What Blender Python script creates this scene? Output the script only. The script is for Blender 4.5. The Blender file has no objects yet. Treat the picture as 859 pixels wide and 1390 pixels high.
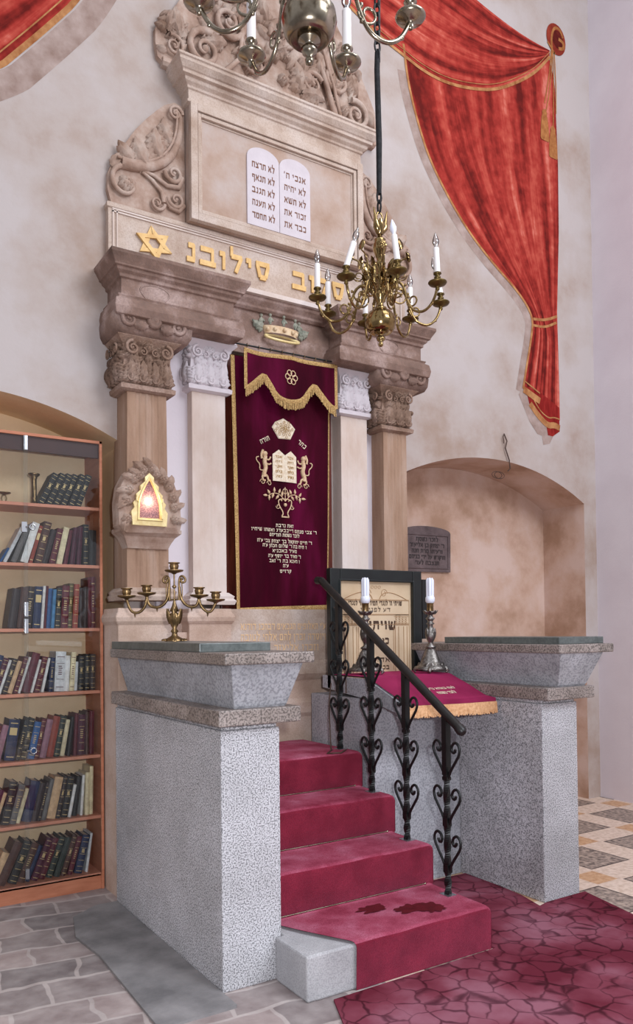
import bpy, math, random
from mathutils import Vector, Matrix, noise
R = random.Random(7)
PI = math.pi
S = bpy.context.scene
COL = S.collection
ORG = {}
W = 4.9            # y of the ark wall

# ------------------------------------------------------------------ materials
def lin(c):
    return tuple((x/255/12.92 if x/255 <= .04045 else ((x/255+.055)/1.055)**2.4) for x in c[:3]) + (1,)
def new_mat(name):
    m = bpy.data.materials.new(name); m.use_nodes = True
    nt = m.node_tree; b = nt.nodes['Principled BSDF']
    return m, nt, b
def N(nt, t, **kw):
    n = nt.nodes.new(t)
    for k, v in kw.items(): setattr(n, k, v)
    return n
def flat(name, c, rough=.5, metal=0, spec=.5, sheen=0):
    m, nt, b = new_mat(name)
    b.inputs['Base Color'].default_value = lin(c); b.inputs['Roughness'].default_value = rough
    b.inputs['Metallic'].default_value = metal; b.inputs['Specular IOR Level'].default_value = spec
    if sheen: b.inputs['Sheen Weight'].default_value = sheen
    return m
def mottled(name, cols, scale=2.0, detail=6, rough=.85, bump=.2, bscale=60, fine=None, fscale=200, stretch=(1,1,1), metal=0, famt=.5, spec=.3, pos=None):
    """noise-mixed colours in world space; fine = second colour speckled on top"""
    m, nt, b = new_mat(name); L = nt.links
    g = N(nt, 'ShaderNodeNewGeometry'); mp = N(nt, 'ShaderNodeMapping'); mp.inputs['Scale'].default_value = stretch
    L.new(g.outputs['Position'], mp.inputs[0])
    n1 = N(nt, 'ShaderNodeTexNoise'); n1.inputs['Scale'].default_value = scale; n1.inputs['Detail'].default_value = detail; n1.inputs['Roughness'].default_value = .6
    L.new(mp.outputs[0], n1.inputs['Vector'])
    r = N(nt, 'ShaderNodeValToRGB'); L.new(n1.outputs['Fac'], r.inputs[0])
    e = r.color_ramp.elements
    k = len(cols)
    ps = pos or [.3 + .4*i/max(1, k-1) for i in range(k)]
    e[0].position = ps[0]; e[0].color = lin(cols[0]); e[1].position = ps[-1]; e[1].color = lin(cols[-1])
    for i in range(1, k-1):
        q = e.new(ps[i]); q.color = lin(cols[i])
    out = r.outputs[0]
    if fine:
        n2 = N(nt, 'ShaderNodeTexNoise'); n2.inputs['Scale'].default_value = fscale; n2.inputs['Detail'].default_value = 2
        L.new(g.outputs['Position'], n2.inputs['Vector'])
        r2 = N(nt, 'ShaderNodeValToRGB'); r2.color_ramp.elements[0].position = .46; r2.color_ramp.elements[1].position = .6
        L.new(n2.outputs['Fac'], r2.inputs[0])
        mu = N(nt, 'ShaderNodeMath', operation='MULTIPLY'); mu.inputs[1].default_value = famt; L.new(r2.outputs[0], mu.inputs[0])
        mx = N(nt, 'ShaderNodeMix', data_type='RGBA'); L.new(mu.outputs[0], mx.inputs[0]); L.new(out, mx.inputs[6]); mx.inputs[7].default_value = lin(fine)
        out = mx.outputs[2]
    L.new(out, b.inputs['Base Color'])
    b.inputs['Roughness'].default_value = rough; b.inputs['Metallic'].default_value = metal; b.inputs['Specular IOR Level'].default_value = spec
    if bump:
        n3 = N(nt, 'ShaderNodeTexNoise'); n3.inputs['Scale'].default_value = bscale; n3.inputs['Detail'].default_value = 4
        L.new(g.outputs['Position'], n3.inputs['Vector'])
        bp = N(nt, 'ShaderNodeBump'); bp.inputs['Strength'].default_value = bump; bp.inputs['Distance'].default_value = .01
        L.new(n3.outputs['Fac'], bp.inputs['Height']); L.new(bp.outputs[0], b.inputs['Normal'])
    return m
M = {}
M['plaster'] = mottled('plaster', [(161,139,126),(177,162,155),(185,174,171)], 1.3, 8, .9, .15, 40, pos=[.34,.47,.6])
M['plaster_niche'] = mottled('plaster_niche', [(168,134,112),(194,162,144),(206,180,168)], 2.0, 8, .9, .15, 40, pos=[.34,.48,.62])
M['plaster_yellow'] = mottled('plaster_yellow', [(214,184,144),(236,210,174)], 2.2, 7, .9, .15, 40)
M['whitewash'] = mottled('whitewash', [(205,194,200),(216,207,212)], 1.6, 7, .9, .12, 60)
M['sandstone'] = mottled('sandstone', [(168,143,126),(194,174,160),(206,190,180)], 4, 8, .85, .35, 55, fine=(150,122,106), fscale=120, famt=.25)
M['sandstone_panel'] = mottled('sandstone_panel', [(163,132,112),(179,155,141),(188,172,165)], 3.2, 8, .9, .25, 45)
M['sandstone_light'] = mottled('sandstone_light', [(195,172,158),(209,192,182),(217,203,197)], 3.5, 7, .9, .25, 50, stretch=(1,1,.5))
M['sandstone_base'] = mottled('sandstone_base', [(178,150,132),(198,172,156),(208,188,178)], 4, 8, .85, .3, 55, fine=(160,132,116), fscale=120, famt=.25)
M['brownstone'] = mottled('brownstone', [(109,84,70),(141,113,96),(174,148,135)], 5, 8, .85, .4, 60, fine=(108,84,74), fscale=90, famt=.35)
M['greybrown'] = mottled('greybrown', [(98,76,66),(134,107,95),(182,158,150)], 4, 8, .85, .4, 60, fine=(110,92,86), fscale=90, famt=.3)
M['columnstone'] = mottled('columnstone', [(137,106,86),(160,129,108),(175,148,131)], 3, 7, .85, .3, 60, stretch=(3,3,.5))
M['carved'] = mottled('carved', [(135,105,87),(168,141,126),(191,172,160)], 7, 8, .85, .3, 60)
M['granite'] = mottled('granite', [(174,172,174),(218,216,221)], 1.8, 4, .6, .1, 200, fine=(60,60,62), fscale=150, famt=.75, spec=.4)
M['granite_pink'] = mottled('granite_pink', [(148,142,142),(176,170,171)], 2.2, 4, .6, .12, 260, fine=(82,74,74), fscale=190, famt=.6, spec=.4)
M['granite_dark'] = mottled('granite_dark', [(127,115,108),(170,157,151)], 5, 4, .5, .1, 160, fine=(46,38,34), fscale=110, famt=.7, spec=.5)
M['granite_blue'] = mottled('granite_blue', [(152,152,156),(189,189,195)], 5, 5, .65, .12, 120, fine=(92,92,98), fscale=80, famt=.5)
M['green_marble'] = mottled('green_marble', [(62,68,66),(98,103,101)], 9, 6, .35, .05, 160, fine=(112,118,116), fscale=60, famt=.3, spec=.6)
M['plinth'] = mottled('plinth', [(160,158,160),(185,183,185)], 5, 5, .8, .2, 120, fine=(120,120,122), fscale=150, famt=.4)
M['gold'] = mottled('gold', [(176,132,66),(212,170,96)], 18, 5, .45, .2, 160, metal=.35, spec=.6)
M['gold_leaf'] = mottled('gold_leaf', [(196,150,84),(222,184,120)], 18, 5, .5, .1, 160, metal=.1, spec=.5)
M['gilt'] = mottled('gilt', [(214,184,120),(240,220,165)], 25, 5, .45, .1, 160, metal=.15, spec=.6)
M['brass'] = mottled('brass', [(120,96,58),(176,150,104)], 14, 4, .16, 0, metal=1)
M['brass_dark'] = mottled('brass_dark', [(82,68,40),(120,98,58)], 20, 4, .4, 0, metal=.9)
M['brass_old'] = mottled('brass_old', [(104,82,54),(158,130,92)], 30, 4, .34, 0, metal=.9)
M['brass_pale'] = mottled('brass_pale', [(128,116,98),(172,160,142)], 20, 4, .22, 0, metal=1)
M['silver'] = mottled('silver', [(88,82,76),(160,154,150)], 60, 4, .32, .3, 160, metal=.9)
M['iron'] = flat('iron', (12,14,14), .42, .0, .4)
M['iron_wood'] = mottled('iron_wood', [(18,16,16),(34,29,27)], 12, 4, .4, 0, spec=.4)
M['frame_green'] = mottled('frame_green', [(10,14,14),(20,27,26)], 14, 4, .35, 0, spec=.5)
M['candle'] = flat('candle', (232,226,224), .45)
M['cfl'] = flat('cfl', (228,230,244), .3)
M['white_plastic'] = flat('white_plastic', (214,212,212), .4)
M['black'] = flat('black', (14,14,15), .5)
M['rope'] = mottled('rope', [(22,22,24),(44,44,46)], 40, 4, .8, .3, 80)
M['velvet'] = mottled('velvet', [(42,3,15),(60,5,24),(88,10,46)], 3, 3, .75, .15, 220, stretch=(1.6,1,.35), spec=.05)  # brighter upright streaks paint fold highlights into the velvet colour
M['velvet'].node_tree.nodes['Principled BSDF'].inputs['Sheen Weight'].default_value = .12
M['velvet'].node_tree.nodes['Principled BSDF'].inputs['Sheen Tint'].default_value = lin((230,30,130))
M['velvet_cloth'] = mottled('velvet_cloth', [(112,20,56),(138,34,74)], 4, 3, .8, .15, 220, spec=.15)
M['velvet_cloth'].node_tree.nodes['Principled BSDF'].inputs['Sheen Weight'].default_value = .5
M['velvet_cloth'].node_tree.nodes['Principled BSDF'].inputs['Sheen Tint'].default_value = lin((220,70,130))
M['carpet'] = mottled('carpet', [(98,18,34),(136,36,56)], 6, 8, .95, .5, 420, fine=(84,12,30), fscale=160, famt=.4, spec=.1)
M['carpet'].node_tree.nodes['Principled BSDF'].inputs['Sheen Weight'].default_value = .6
M['carpet'].node_tree.nodes['Principled BSDF'].inputs['Sheen Tint'].default_value = lin((235,130,165))
M['carpet_worn_lit'] = mottled('carpet_worn_lit', [(132,44,64),(164,76,98),(184,108,130)], 5, 8, .95, .5, 420, fine=(112,26,46), fscale=200, famt=.4, spec=.1)  # wear plus light from above, both painted into the paler pink
M['stain'] = mottled('stain', [(74,8,18),(92,14,26)], 20, 4, .8, .2, 300, spec=.2)
M['braid'] = mottled('braid', [(138,98,50),(216,180,120)], 120, 3, .6, .6, 200, metal=.1)
M['thread'] = mottled('thread', [(196,160,120),(224,196,164)], 80, 3, .6, .3, 200)
M['cream_thread'] = mottled('cream_thread', [(214,190,160),(236,224,204)], 60, 4, .6, .4, 200)
M['peach_fringe'] = mottled('peach_fringe', [(206,150,104),(236,190,146)], 60, 3, .7, .4, 200)
M['doorwood'] = mottled('doorwood', [(64,22,14),(104,44,30)], 6, 6, .4, .1, 80, stretch=(6,6,.6))
M['tablet'] = mottled('tablet', [(198,187,191),(210,200,204)], 6, 4, .8, .1, 60)
M['letter'] = flat('letter', (120,78,56), .8)
M['letter_faint'] = flat('letter_faint', (224,186,142), .8)
M['ink'] = flat('ink', (70,48,34), .8)
M['ink_soft'] = flat('ink_soft', (166,128,92), .8)
M['paper'] = mottled('paper', [(197,170,137),(214,191,162)], 4, 5, .6, 0)
M['plaque'] = mottled('plaque', [(84,70,70),(116,100,100)], 10, 6, .5, .3, 90, metal=.2)
M['plaque_letter'] = flat('plaque_letter', (52,42,42), .6)
M['cabinet'] = mottled('cabinet', [(170,104,76),(196,128,98)], 5, 5, .5, .08, 80, stretch=(1,1,6))
M['cabinet_edge'] = mottled('cabinet_edge', [(198,128,103),(213,144,117)], 5, 5, .5, 0)
M['cabinet_dark'] = mottled('cabinet_dark', [(62,34,32),(78,44,40)], 5, 5, .5, 0)
M['steel'] = flat('steel', (190,190,194), .25, .9)
M['pages'] = mottled('pages', [(206,192,168),(226,214,194)], 60, 3, .8, 0)
M['crown_green'] = mottled('crown_green', [(88,94,82),(168,164,148)], 30, 4, .6, .2, 100)
M['crown_cream'] = mottled('crown_cream', [(196,160,122),(226,204,172)], 20, 4, .6, .2, 100)
M['cord_brown'] = flat('cord_brown', (70,48,38), .6)
M['flame'] = None

def glass_mat(name, tint=(1,1,1,1), refl=.10, rough=.02):
    m = bpy.data.materials.new(name); m.use_nodes = True; nt = m.node_tree; L = nt.links
    nt.nodes.remove(nt.nodes['Principled BSDF']); o = nt.nodes['Material Output']
    t = N(nt, 'ShaderNodeBsdfTransparent'); t.inputs[0].default_value = tint
    gl = N(nt, 'ShaderNodeBsdfGlossy'); gl.inputs['Roughness'].default_value = rough
    fr = N(nt, 'ShaderNodeFresnel'); fr.inputs[0].default_value = 1.45
    ad = N(nt, 'ShaderNodeMath', operation='ADD'); ad.inputs[1].default_value = refl-.04; L.new(fr.outputs[0], ad.inputs[0]); ad.use_clamp = True
    mx = N(nt, 'ShaderNodeMixShader'); L.new(ad.outputs[0], mx.inputs[0]); L.new(t.outputs[0], mx.inputs[1]); L.new(gl.outputs[0], mx.inputs[2])
    L.new(mx.outputs[0], o.inputs[0]); return m
M['glass'] = glass_mat('glass', (.97,.98,.98,1), .045)
M['bulb_glass'] = glass_mat('bulb_glass', (.9,.88,.88,1), .22, .03)

def emit_mat(name, c, s):
    m, nt, b = new_mat(name); b.inputs['Base Color'].default_value = lin(c)
    b.inputs['Emission Color'].default_value = lin(c); b.inputs['Emission Strength'].default_value = s; return m
M['glow'] = emit_mat('glow', (255,214,150), 60)
def pane_mat():
    m = bpy.data.materials.new('lamp_pane'); m.use_nodes = True; nt = m.node_tree; L = nt.links
    b = nt.nodes['Principled BSDF']; o = nt.nodes['Material Output']
    g = N(nt, 'ShaderNodeNewGeometry'); v = N(nt, 'ShaderNodeTexVoronoi'); v.inputs['Scale'].default_value = 160
    L.new(g.outputs['Position'], v.inputs['Vector'])
    r = N(nt, 'ShaderNodeValToRGB'); e = r.color_ramp.elements; e[0].position = .1; e[0].color = lin((80,58,96)); e[1].position = .7; e[1].color = lin((196,160,176))
    L.new(v.outputs['Distance'], r.inputs[0]); L.new(r.outputs[0], b.inputs['Base Color']); b.inputs['Roughness'].default_value = .25
    tl = N(nt, 'ShaderNodeBsdfTranslucent'); L.new(r.outputs[0], tl.inputs[0])
    tp = N(nt, 'ShaderNodeBsdfTransparent')
    m1 = N(nt, 'ShaderNodeMixShader'); m1.inputs[0].default_value = .55; L.new(b.outputs[0], m1.inputs[1]); L.new(tl.outputs[0], m1.inputs[2])
    m2 = N(nt, 'ShaderNodeMixShader'); m2.inputs[0].default_value = .22; L.new(m1.outputs[0], m2.inputs[1]); L.new(tp.outputs[0], m2.inputs[2])
    L.new(m2.outputs[0], o.inputs[0]); return m
M['lamp_pane'] = pane_mat()

def drape_mat():
    """painted drapery: the wall painter's folds follow the mural's own UV (u across the folds)"""
    m, nt, b = new_mat('drapery_paint'); L = nt.links
    uv = N(nt, 'ShaderNodeUVMap'); mp = N(nt, 'ShaderNodeMapping'); mp.inputs['Scale'].default_value = (9, .8, 1)
    L.new(uv.outputs[0], mp.inputs[0])
    n1 = N(nt, 'ShaderNodeTexNoise'); n1.inputs['Scale'].default_value = 1.0; n1.inputs['Detail'].default_value = 5; n1.inputs['Roughness'].default_value = .55
    n1.inputs['Distortion'].default_value = .3
    L.new(mp.outputs[0], n1.inputs['Vector'])
    n2 = N(nt, 'ShaderNodeTexNoise'); n2.inputs['Scale'].default_value = 14; n2.inputs['Detail'].default_value = 6
    g = N(nt, 'ShaderNodeNewGeometry'); L.new(g.outputs['Position'], n2.inputs['Vector'])
    a = N(nt, 'ShaderNodeMath', operation='MULTIPLY_ADD'); a.inputs[1].default_value = .28; a.inputs[2].default_value = -.14; L.new(n2.outputs['Fac'], a.inputs[0])
    s = N(nt, 'ShaderNodeMath', operation='ADD'); L.new(n1.outputs['Fac'], s.inputs[0]); L.new(a.outputs[0], s.inputs[1])
    r = N(nt, 'ShaderNodeValToRGB'); e = r.color_ramp.elements
    e[0].position = .36; e[0].color = lin((92,22,18)); e[1].position = .70; e[1].color = lin((208,122,106))
    q = e.new(.44); q.color = lin((128,34,28)); q = e.new(.52); q.color = lin((158,50,42)); q = e.new(.61); q.color = lin((182,78,64))
    L.new(s.outputs[0], r.inputs[0]); L.new(r.outputs[0], b.inputs['Base Color']); b.inputs['Roughness'].default_value = .9
    b.inputs['Specular IOR Level'].default_value = .15
    return m
M['drapery'] = drape_mat()
M['drapery_deep'] = mottled('drapery_deep', [(112,34,26),(150,62,46)], 8, 5, .9, 0, spec=.1)
M['drapery_hollow'] = mottled('drapery_hollow', [(70,20,16),(104,34,28)], 20, 5, .9, 0, spec=.1)
M['drapery_deep2'] = mottled('drapery_deep2', [(112,22,20),(150,42,38)], 14, 5, .9, 0, spec=.1, stretch=(3,1,.6))
M['painted_gold'] = mottled('painted_gold', [(136,80,46),(196,144,96)], 10, 5, .9, 0, spec=.1)
M['painted_ochre'] = mottled('painted_ochre', [(140,84,46),(178,120,72)], 24, 5, .9, 0, spec=.1)
M['painted_grey'] = mottled('painted_grey', [(140,116,106),(176,156,148)], 9, 7, .9, 0, spec=.1)

def floor_mats():
    # ornate cement tiles: cream ground, dark lozenge tiles and small orange inserts
    m, nt, b = new_mat('tile_floor'); L = nt.links
    g = N(nt, 'ShaderNodeNewGeometry'); sp = N(nt, 'ShaderNodeSeparateXYZ'); L.new(g.outputs['Position'], sp.inputs[0])
    def cell(off):
        outs = []
        for ax in (0, 1):
            a = N(nt, 'ShaderNodeMath', operation='ADD'); a.inputs[1].default_value = off[ax]; L.new(sp.outputs[ax], a.inputs[0])
            f = N(nt, 'ShaderNodeMath', operation='PINGPONG'); f.inputs[1].default_value = .32; L.new(a.outputs[0], f.inputs[0]); outs.append(f)
        mx = N(nt, 'ShaderNodeMath', operation='MAXIMUM'); L.new(outs[0].outputs[0], mx.inputs[0]); L.new(outs[1].outputs[0], mx.inputs[1]); return mx
    c1 = cell((.57, .17)); c2 = cell((.25, .49))
    n = N(nt, 'ShaderNodeTexNoise'); n.inputs['Scale'].default_value = 30; n.inputs['Detail'].default_value = 5; L.new(g.outputs['Position'], n.inputs['Vector'])
    def ramp(src, stops, const=True):
        r = N(nt, 'ShaderNodeValToRGB'); e = r.color_ramp.elements; r.color_ramp.interpolation = 'CONSTANT' if const else 'LINEAR'
        e[0].position = stops[0][0]; e[0].color = lin(stops[0][1]); e[1].position = stops[-1][0]; e[1].color = lin(stops[-1][1])
        for p, c in stops[1:-1]: q = e.new(p); q.color = lin(c)
        L.new(src, r.inputs[0]); return r
    dark = ramp(n.outputs['Fac'], [(.36,(96,84,78)),(.48,(140,124,114)),(.62,(176,156,142))], False)
    cream = ramp(n.outputs['Fac'], [(.3,(196,170,150)),(.6,(222,200,184))], False)
    orange = ramp(n.outputs['Fac'], [(.3,(178,130,92)),(.6,(204,164,128))], False)
    def thr(src, t, op='LESS_THAN'):
        a = N(nt, 'ShaderNodeMath', operation=op); a.inputs[1].default_value = t; L.new(src, a.inputs[0]); return a
    def mix(f, a, bb):
        x = N(nt, 'ShaderNodeMix', data_type='RGBA'); L.new(f, x.inputs[0]); L.new(a, x.inputs[6]); L.new(bb, x.inputs[7]); return x.outputs[2]
    col = mix(thr(c1.outputs[0], .195).outputs[0], cream.outputs[0], dark.outputs[0])
    col = mix(thr(c2.outputs[0], .10).outputs[0], col, orange.outputs[0])
    blk = N(nt, 'ShaderNodeRGB'); blk.outputs[0].default_value = lin((70,58,54))
    e1 = thr(c1.outputs[0], .195, 'COMPARE'); e1.inputs[2].default_value = .006
    col = mix(e1.outputs[0], col, blk.outputs[0])
    L.new(col, b.inputs['Base Color']); b.inputs['Roughness'].default_value = .5
    M['tile_floor'] = m
    # stone flags
    m, nt, b = new_mat('flagstone'); L = nt.links
    g = N(nt, 'ShaderNodeNewGeometry'); mp = N(nt, 'ShaderNodeMapping'); mp.inputs['Rotation'].default_value = (0,0,.12)
    n0 = N(nt, 'ShaderNodeTexNoise'); n0.inputs['Scale'].default_value = 3; L.new(g.outputs['Position'], n0.inputs['Vector'])
    va = N(nt, 'ShaderNodeVectorMath', operation='MULTIPLY_ADD'); va.inputs[1].default_value = (.16,.16,0); L.new(n0.outputs['Color'], va.inputs[0]); L.new(g.outputs['Position'], va.inputs[2])
    L.new(va.outputs[0], mp.inputs[0])
    br = N(nt, 'ShaderNodeTexBrick'); br.inputs['Scale'].default_value = 1; br.inputs['Brick Width'].default_value = .34; br.inputs['Row Height'].default_value = .23
    br.inputs['Mortar Size'].default_value = .012; br.inputs['Mortar Smooth'].default_value = .4
    br.inputs['Color1'].default_value = lin((168,146,142)); br.inputs['Color2'].default_value = lin((96,86,88)); br.inputs['Mortar'].default_value = lin((182,168,164))
    L.new(mp.outputs[0], br.inputs['Vector'])
    n = N(nt, 'ShaderNodeTexNoise'); n.inputs['Scale'].default_value = 9; n.inputs['Detail'].default_value = 8; L.new(g.outputs['Position'], n.inputs['Vector'])
    r = ramp(n.outputs['Fac'], [(.3,(110,100,98)),(.7,(190,182,178))], False)
    x = N(nt, 'ShaderNodeMix', data_type='RGBA'); x.inputs[0].default_value = .4; L.new(br.outputs[0], x.inputs[6]); L.new(r.outputs[0], x.inputs[7])
    L.new(x.outputs[2], b.inputs['Base Color']); b.inputs['Roughness'].default_value = .7
    bp = N(nt, 'ShaderNodeBump'); bp.inputs['Strength'].default_value = .4; bp.inputs['Distance'].default_value = .02; L.new(n.outputs['Fac'], bp.inputs['Height']); L.new(bp.outputs[0], b.inputs['Normal'])
    M['flagstone'] = m
    # patterned floor carpet
    m, nt, b = new_mat('floor_carpet'); L = nt.links
    g = N(nt, 'ShaderNodeNewGeometry')
    v = N(nt, 'ShaderNodeTexVoronoi', feature='DISTANCE_TO_EDGE'); v.inputs['Scale'].default_value = 8.5; v.inputs['Randomness'].default_value = .8
    L.new(g.outputs['Position'], v.inputs['Vector'])
    v2 = N(nt, 'ShaderNodeTexNoise'); v2.inputs['Scale'].default_value = 7; v2.inputs['Detail'].default_value = 6; L.new(g.outputs['Position'], v2.inputs['Vector'])
    a = N(nt, 'ShaderNodeMath', operation='MULTIPLY_ADD'); a.inputs[1].default_value = .22; a.inputs[2].default_value = -.09; L.new(v2.outputs['Fac'], a.inputs[0])
    s = N(nt, 'ShaderNodeMath', operation='ADD'); L.new(v.outputs['Distance'], s.inputs[0]); L.new(a.outputs[0], s.inputs[1])
    r = ramp(s.outputs[0], [(.0,(88,50,60)),(.03,(98,52,62)),(.06,(126,62,78)),(.3,(142,78,96))], False)
    n5 = N(nt, 'ShaderNodeTexNoise'); n5.inputs['Scale'].default_value = 2.2; n5.inputs['Detail'].default_value = 7; L.new(g.outputs['Position'], n5.inputs['Vector'])
    r5 = ramp(n5.outputs['Fac'], [(.4,(98,34,48)),(.52,(120,58,72)),(.66,(142,90,104))], False)
    r6 = ramp(s.outputs[0], [(.0,(158,148,154)),(.03,(180,168,174)),(.085,(255,255,255))], False)
    mxx = N(nt, 'ShaderNodeMix', data_type='RGBA', blend_type='MULTIPLY'); mxx.inputs[0].default_value = 1; L.new(r5.outputs[0], mxx.inputs[6]); L.new(r6.outputs[0], mxx.inputs[7])
    L.new(mxx.outputs[2], b.inputs['Base Color']); b.inputs['Roughness'].default_value = .95; b.inputs['Specular IOR Level'].default_value = .1
    nw = N(nt, 'ShaderNodeTexNoise'); nw.inputs['Scale'].default_value = 9; L.new(g.outputs['Position'], nw.inputs['Vector'])
    wv = N(nt, 'ShaderNodeVectorMath', operation='MULTIPLY_ADD'); wv.inputs[1].default_value = (.07,.07,0); L.new(nw.outputs['Color'], wv.inputs[0]); L.new(g.outputs['Position'], wv.inputs[2]); L.new(wv.outputs[0], v.inputs['Vector'])
    M['floor_carpet'] = m
floor_mats()

# ------------------------------------------------------------------ mesh builder
class MB:
    def __init__(s): s.v = []; s.f = []; s.sm = []; s.mi = []; s.uv = None; s.cur = 0
    def add(s, vs, fs, smooth=False):
        o = len(s.v); s.v += [Vector(p) for p in vs]
        for f in fs: s.f.append([o+i for i in f]); s.sm.append(smooth); s.mi.append(s.cur)
    def box(s, a, b):
        x0,y0,z0 = a; x1,y1,z1 = b
        s.add([(x0,y0,z0),(x1,y0,z0),(x1,y1,z0),(x0,y1,z0),(x0,y0,z1),(x1,y0,z1),(x1,y1,z1),(x0,y1,z1)],
              [(0,3,2,1),(4,5,6,7),(0,1,5,4),(1,2,6,5),(2,3,7,6),(3,0,4,7)])
    def loft(s, rings, close=True, caps=True, smooth=False):
        n = len(rings[0]); vs = [p for r in rings for p in r]; fs = []
        for i in range(len(rings)-1):
            for j in range(n if close else n-1):
                k = (j+1) % n; fs.append((i*n+j, i*n+k, (i+1)*n+k, (i+1)*n+j))
        s.add(vs, fs, smooth)
        if caps:
            s.add(rings[0], [tuple(range(n))[::-1]]); s.add(rings[-1], [tuple(range(n))])
    def tube(s, pts, r, n=8, smooth=True, close=False):
        pts = [Vector(p) for p in pts]; m = len(pts)
        rr = r if isinstance(r, (list, tuple)) else [r]*m
        t0 = (pts[1]-pts[0]).normalized(); u = t0.orthogonal().normalized(); rings = []
        for i in range(m):
            if close: t = (pts[(i+1) % m]-pts[i-1]).normalized()
            else: t = (pts[min(i+1,m-1)]-pts[max(i-1,0)]).normalized()
            u = (u - t*u.dot(t)); u = u.normalized() if u.length > 1e-6 else t.orthogonal().normalized(); w = t.cross(u)
            rings.append([pts[i]+(u*math.cos(2*PI*k/n)+w*math.sin(2*PI*k/n))*rr[i] for k in range(n)])
        if close: rings.append(rings[0])
        s.loft(rings, True, not close, smooth)
    def lathe(s, c, prof, n=20, smooth=True, axis=(0,0,1), caps=True):
        ax = Vector(axis).normalized(); c = Vector(c); u = ax.orthogonal().normalized(); w = ax.cross(u)
        s.loft([[c+ax*z+(u*math.cos(2*PI*k/n)+w*math.sin(2*PI*k/n))*max(r,.0004) for k in range(n)] for r, z in prof], True, caps, smooth)
    def sphere(s, c, r, n=10, sc=(1,1,1)):
        c = Vector(c); rings = []
        for i in range(n//2+1):
            a = -PI/2 + PI*i/(n//2); q = max(math.cos(a), .02)
            rings.append([c+Vector((math.cos(2*PI*k/n)*q*r*sc[0], math.sin(2*PI*k/n)*q*r*sc[1], math.sin(a)*r*sc[2])) for k in range(n)])
        s.loft(rings, True, True, True)
    def block(s, x0, x1, yf, yb, prof, smooth=False, sl=1, sr=1):
        """moulded block standing out from the wall: profile of (projection, z) carried round left, front and right"""
        rings = [[(x0-p*sl, yb, z), (x0-p*sl, yf-p, z), (x1+p*sr, yf-p, z), (x1+p*sr, yb, z)] for p, z in prof]
        s.loft(rings, True, True, smooth)
    def prism(s, pts, y0, y1):
        """x,z outline given a thickness in y"""
        s.loft([[(x, y1, z) for x, z in pts], [(x, y0, z) for x, z in pts]])
    def build(s, name, mat, parent=None, loc=None, props=None):
        o = ORG[parent] if parent is not None else Vector(loc or (0,0,0))
        me = bpy.data.meshes.new(name)
        me.from_pydata([tuple(p-o) for p in s.v], [], s.f)
        for m in (mat if isinstance(mat, list) else [mat]): me.materials.append(m)
        me.polygons.foreach_set('use_smooth', s.sm); me.polygons.foreach_set('material_index', s.mi)
        if s.uv:
            ul = me.uv_layers.new(name='UVMap')
            for lp in me.loops: ul.data[lp.index].uv = s.uv[lp.vertex_index]
        me.update(); ob = bpy.data.objects.new(name, me); COL.objects.link(ob)
        if parent is not None: ob.parent = parent
        else: ob.location = o
        ORG[ob] = o
        if props:
            for k, v in props.items(): ob[k] = v
        return ob
def thing(name, label, cat, loc=(0,0,0), group=None):
    o = bpy.data.objects.new(name, None); COL.objects.link(o); o.location = loc; o.empty_display_size = .1
    ORG[o] = Vector(loc); o['label'] = label; o['category'] = cat
    if group: o['group'] = group
    return o
def tag(o, label, cat, group=None):
    o['label'] = label; o['category'] = cat
    if group: o['group'] = group
    return o
def struct(mb, name, mat):
    o = mb.build(name, mat); o['kind'] = 'structure'; return o
def bevel(o, w=.006, seg=2):
    m = o.modifiers.new('bevel', 'BEVEL'); m.width = w; m.segments = seg; m.limit_method = 'ANGLE'; m.angle_limit = .7
    return o

# ------------------------------------------------------------------ carving helpers on a plane
class Pl:
    def __init__(s, O, U=(1,0,0), V=(0,0,1), Nn=(0,-1,0)): s.O=Vector(O); s.U=Vector(U); s.V=Vector(V); s.N=Vector(Nn)
    def __call__(s, u, v, h=0): return s.O+s.U*u+s.V*v+s.N*h
def arc_pts(cx, cz, r, a0, turns, d=1, shrink=.85, n=26):
    out = []
    for i in range(n+1):
        t = i/n; a = a0+d*turns*2*PI*t; rr = r*(1-shrink*t); out.append((cx+rr*math.cos(a), cz+rr*math.sin(a)))
    return out
def ribbon(mb, P, pts, w0, w1, h0=.0, hr=.6):
    """raised rounded band along 2-D points"""
    n = len(pts); mb.tube([P(u, v, h0) for u, v in pts], [w0+(w1-w0)*i/(n-1) for i in range(n)], 7)
def scroll(mb, P, cx, cz, r, a0, turns=1.6, d=1, w=.2, h=.0):
    ribbon(mb, P, arc_pts(cx, cz, r, a0, turns, d), r*w, r*w*.4, h)
    c = P(cx, cz, h); mb.sphere(c, r*.2, 8)
def leaf(mb, P, u, v, ang, L, Wd, h=.02, curl=0., lobes=4, h0=0.):
    n = 9; rings = []; a = ang; x, y = u, v
    for i in range(n+1):
        t = i/n
        w = Wd*(math.sin(PI*min(1, .08+t*.95))**.7)*(1+.22*math.cos(t*lobes*2*PI))
        hh = h*math.sin(PI*(.15+.8*t)); nx, ny = -math.sin(a), math.cos(a)
        rings.append([P(x+nx*w, y+ny*w, h0-.004), P(x+nx*w*.55, y+ny*w*.55, h0+hh), P(x, y, h0+hh*.45), P(x-nx*w*.55, y-ny*w*.55, h0+hh), P(x-nx*w, y-ny*w, h0-.004)])
        x += math.cos(a)*L/n; y += math.sin(a)*L/n; a += curl/n
    mb.loft(rings, False, False, True)
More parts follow.
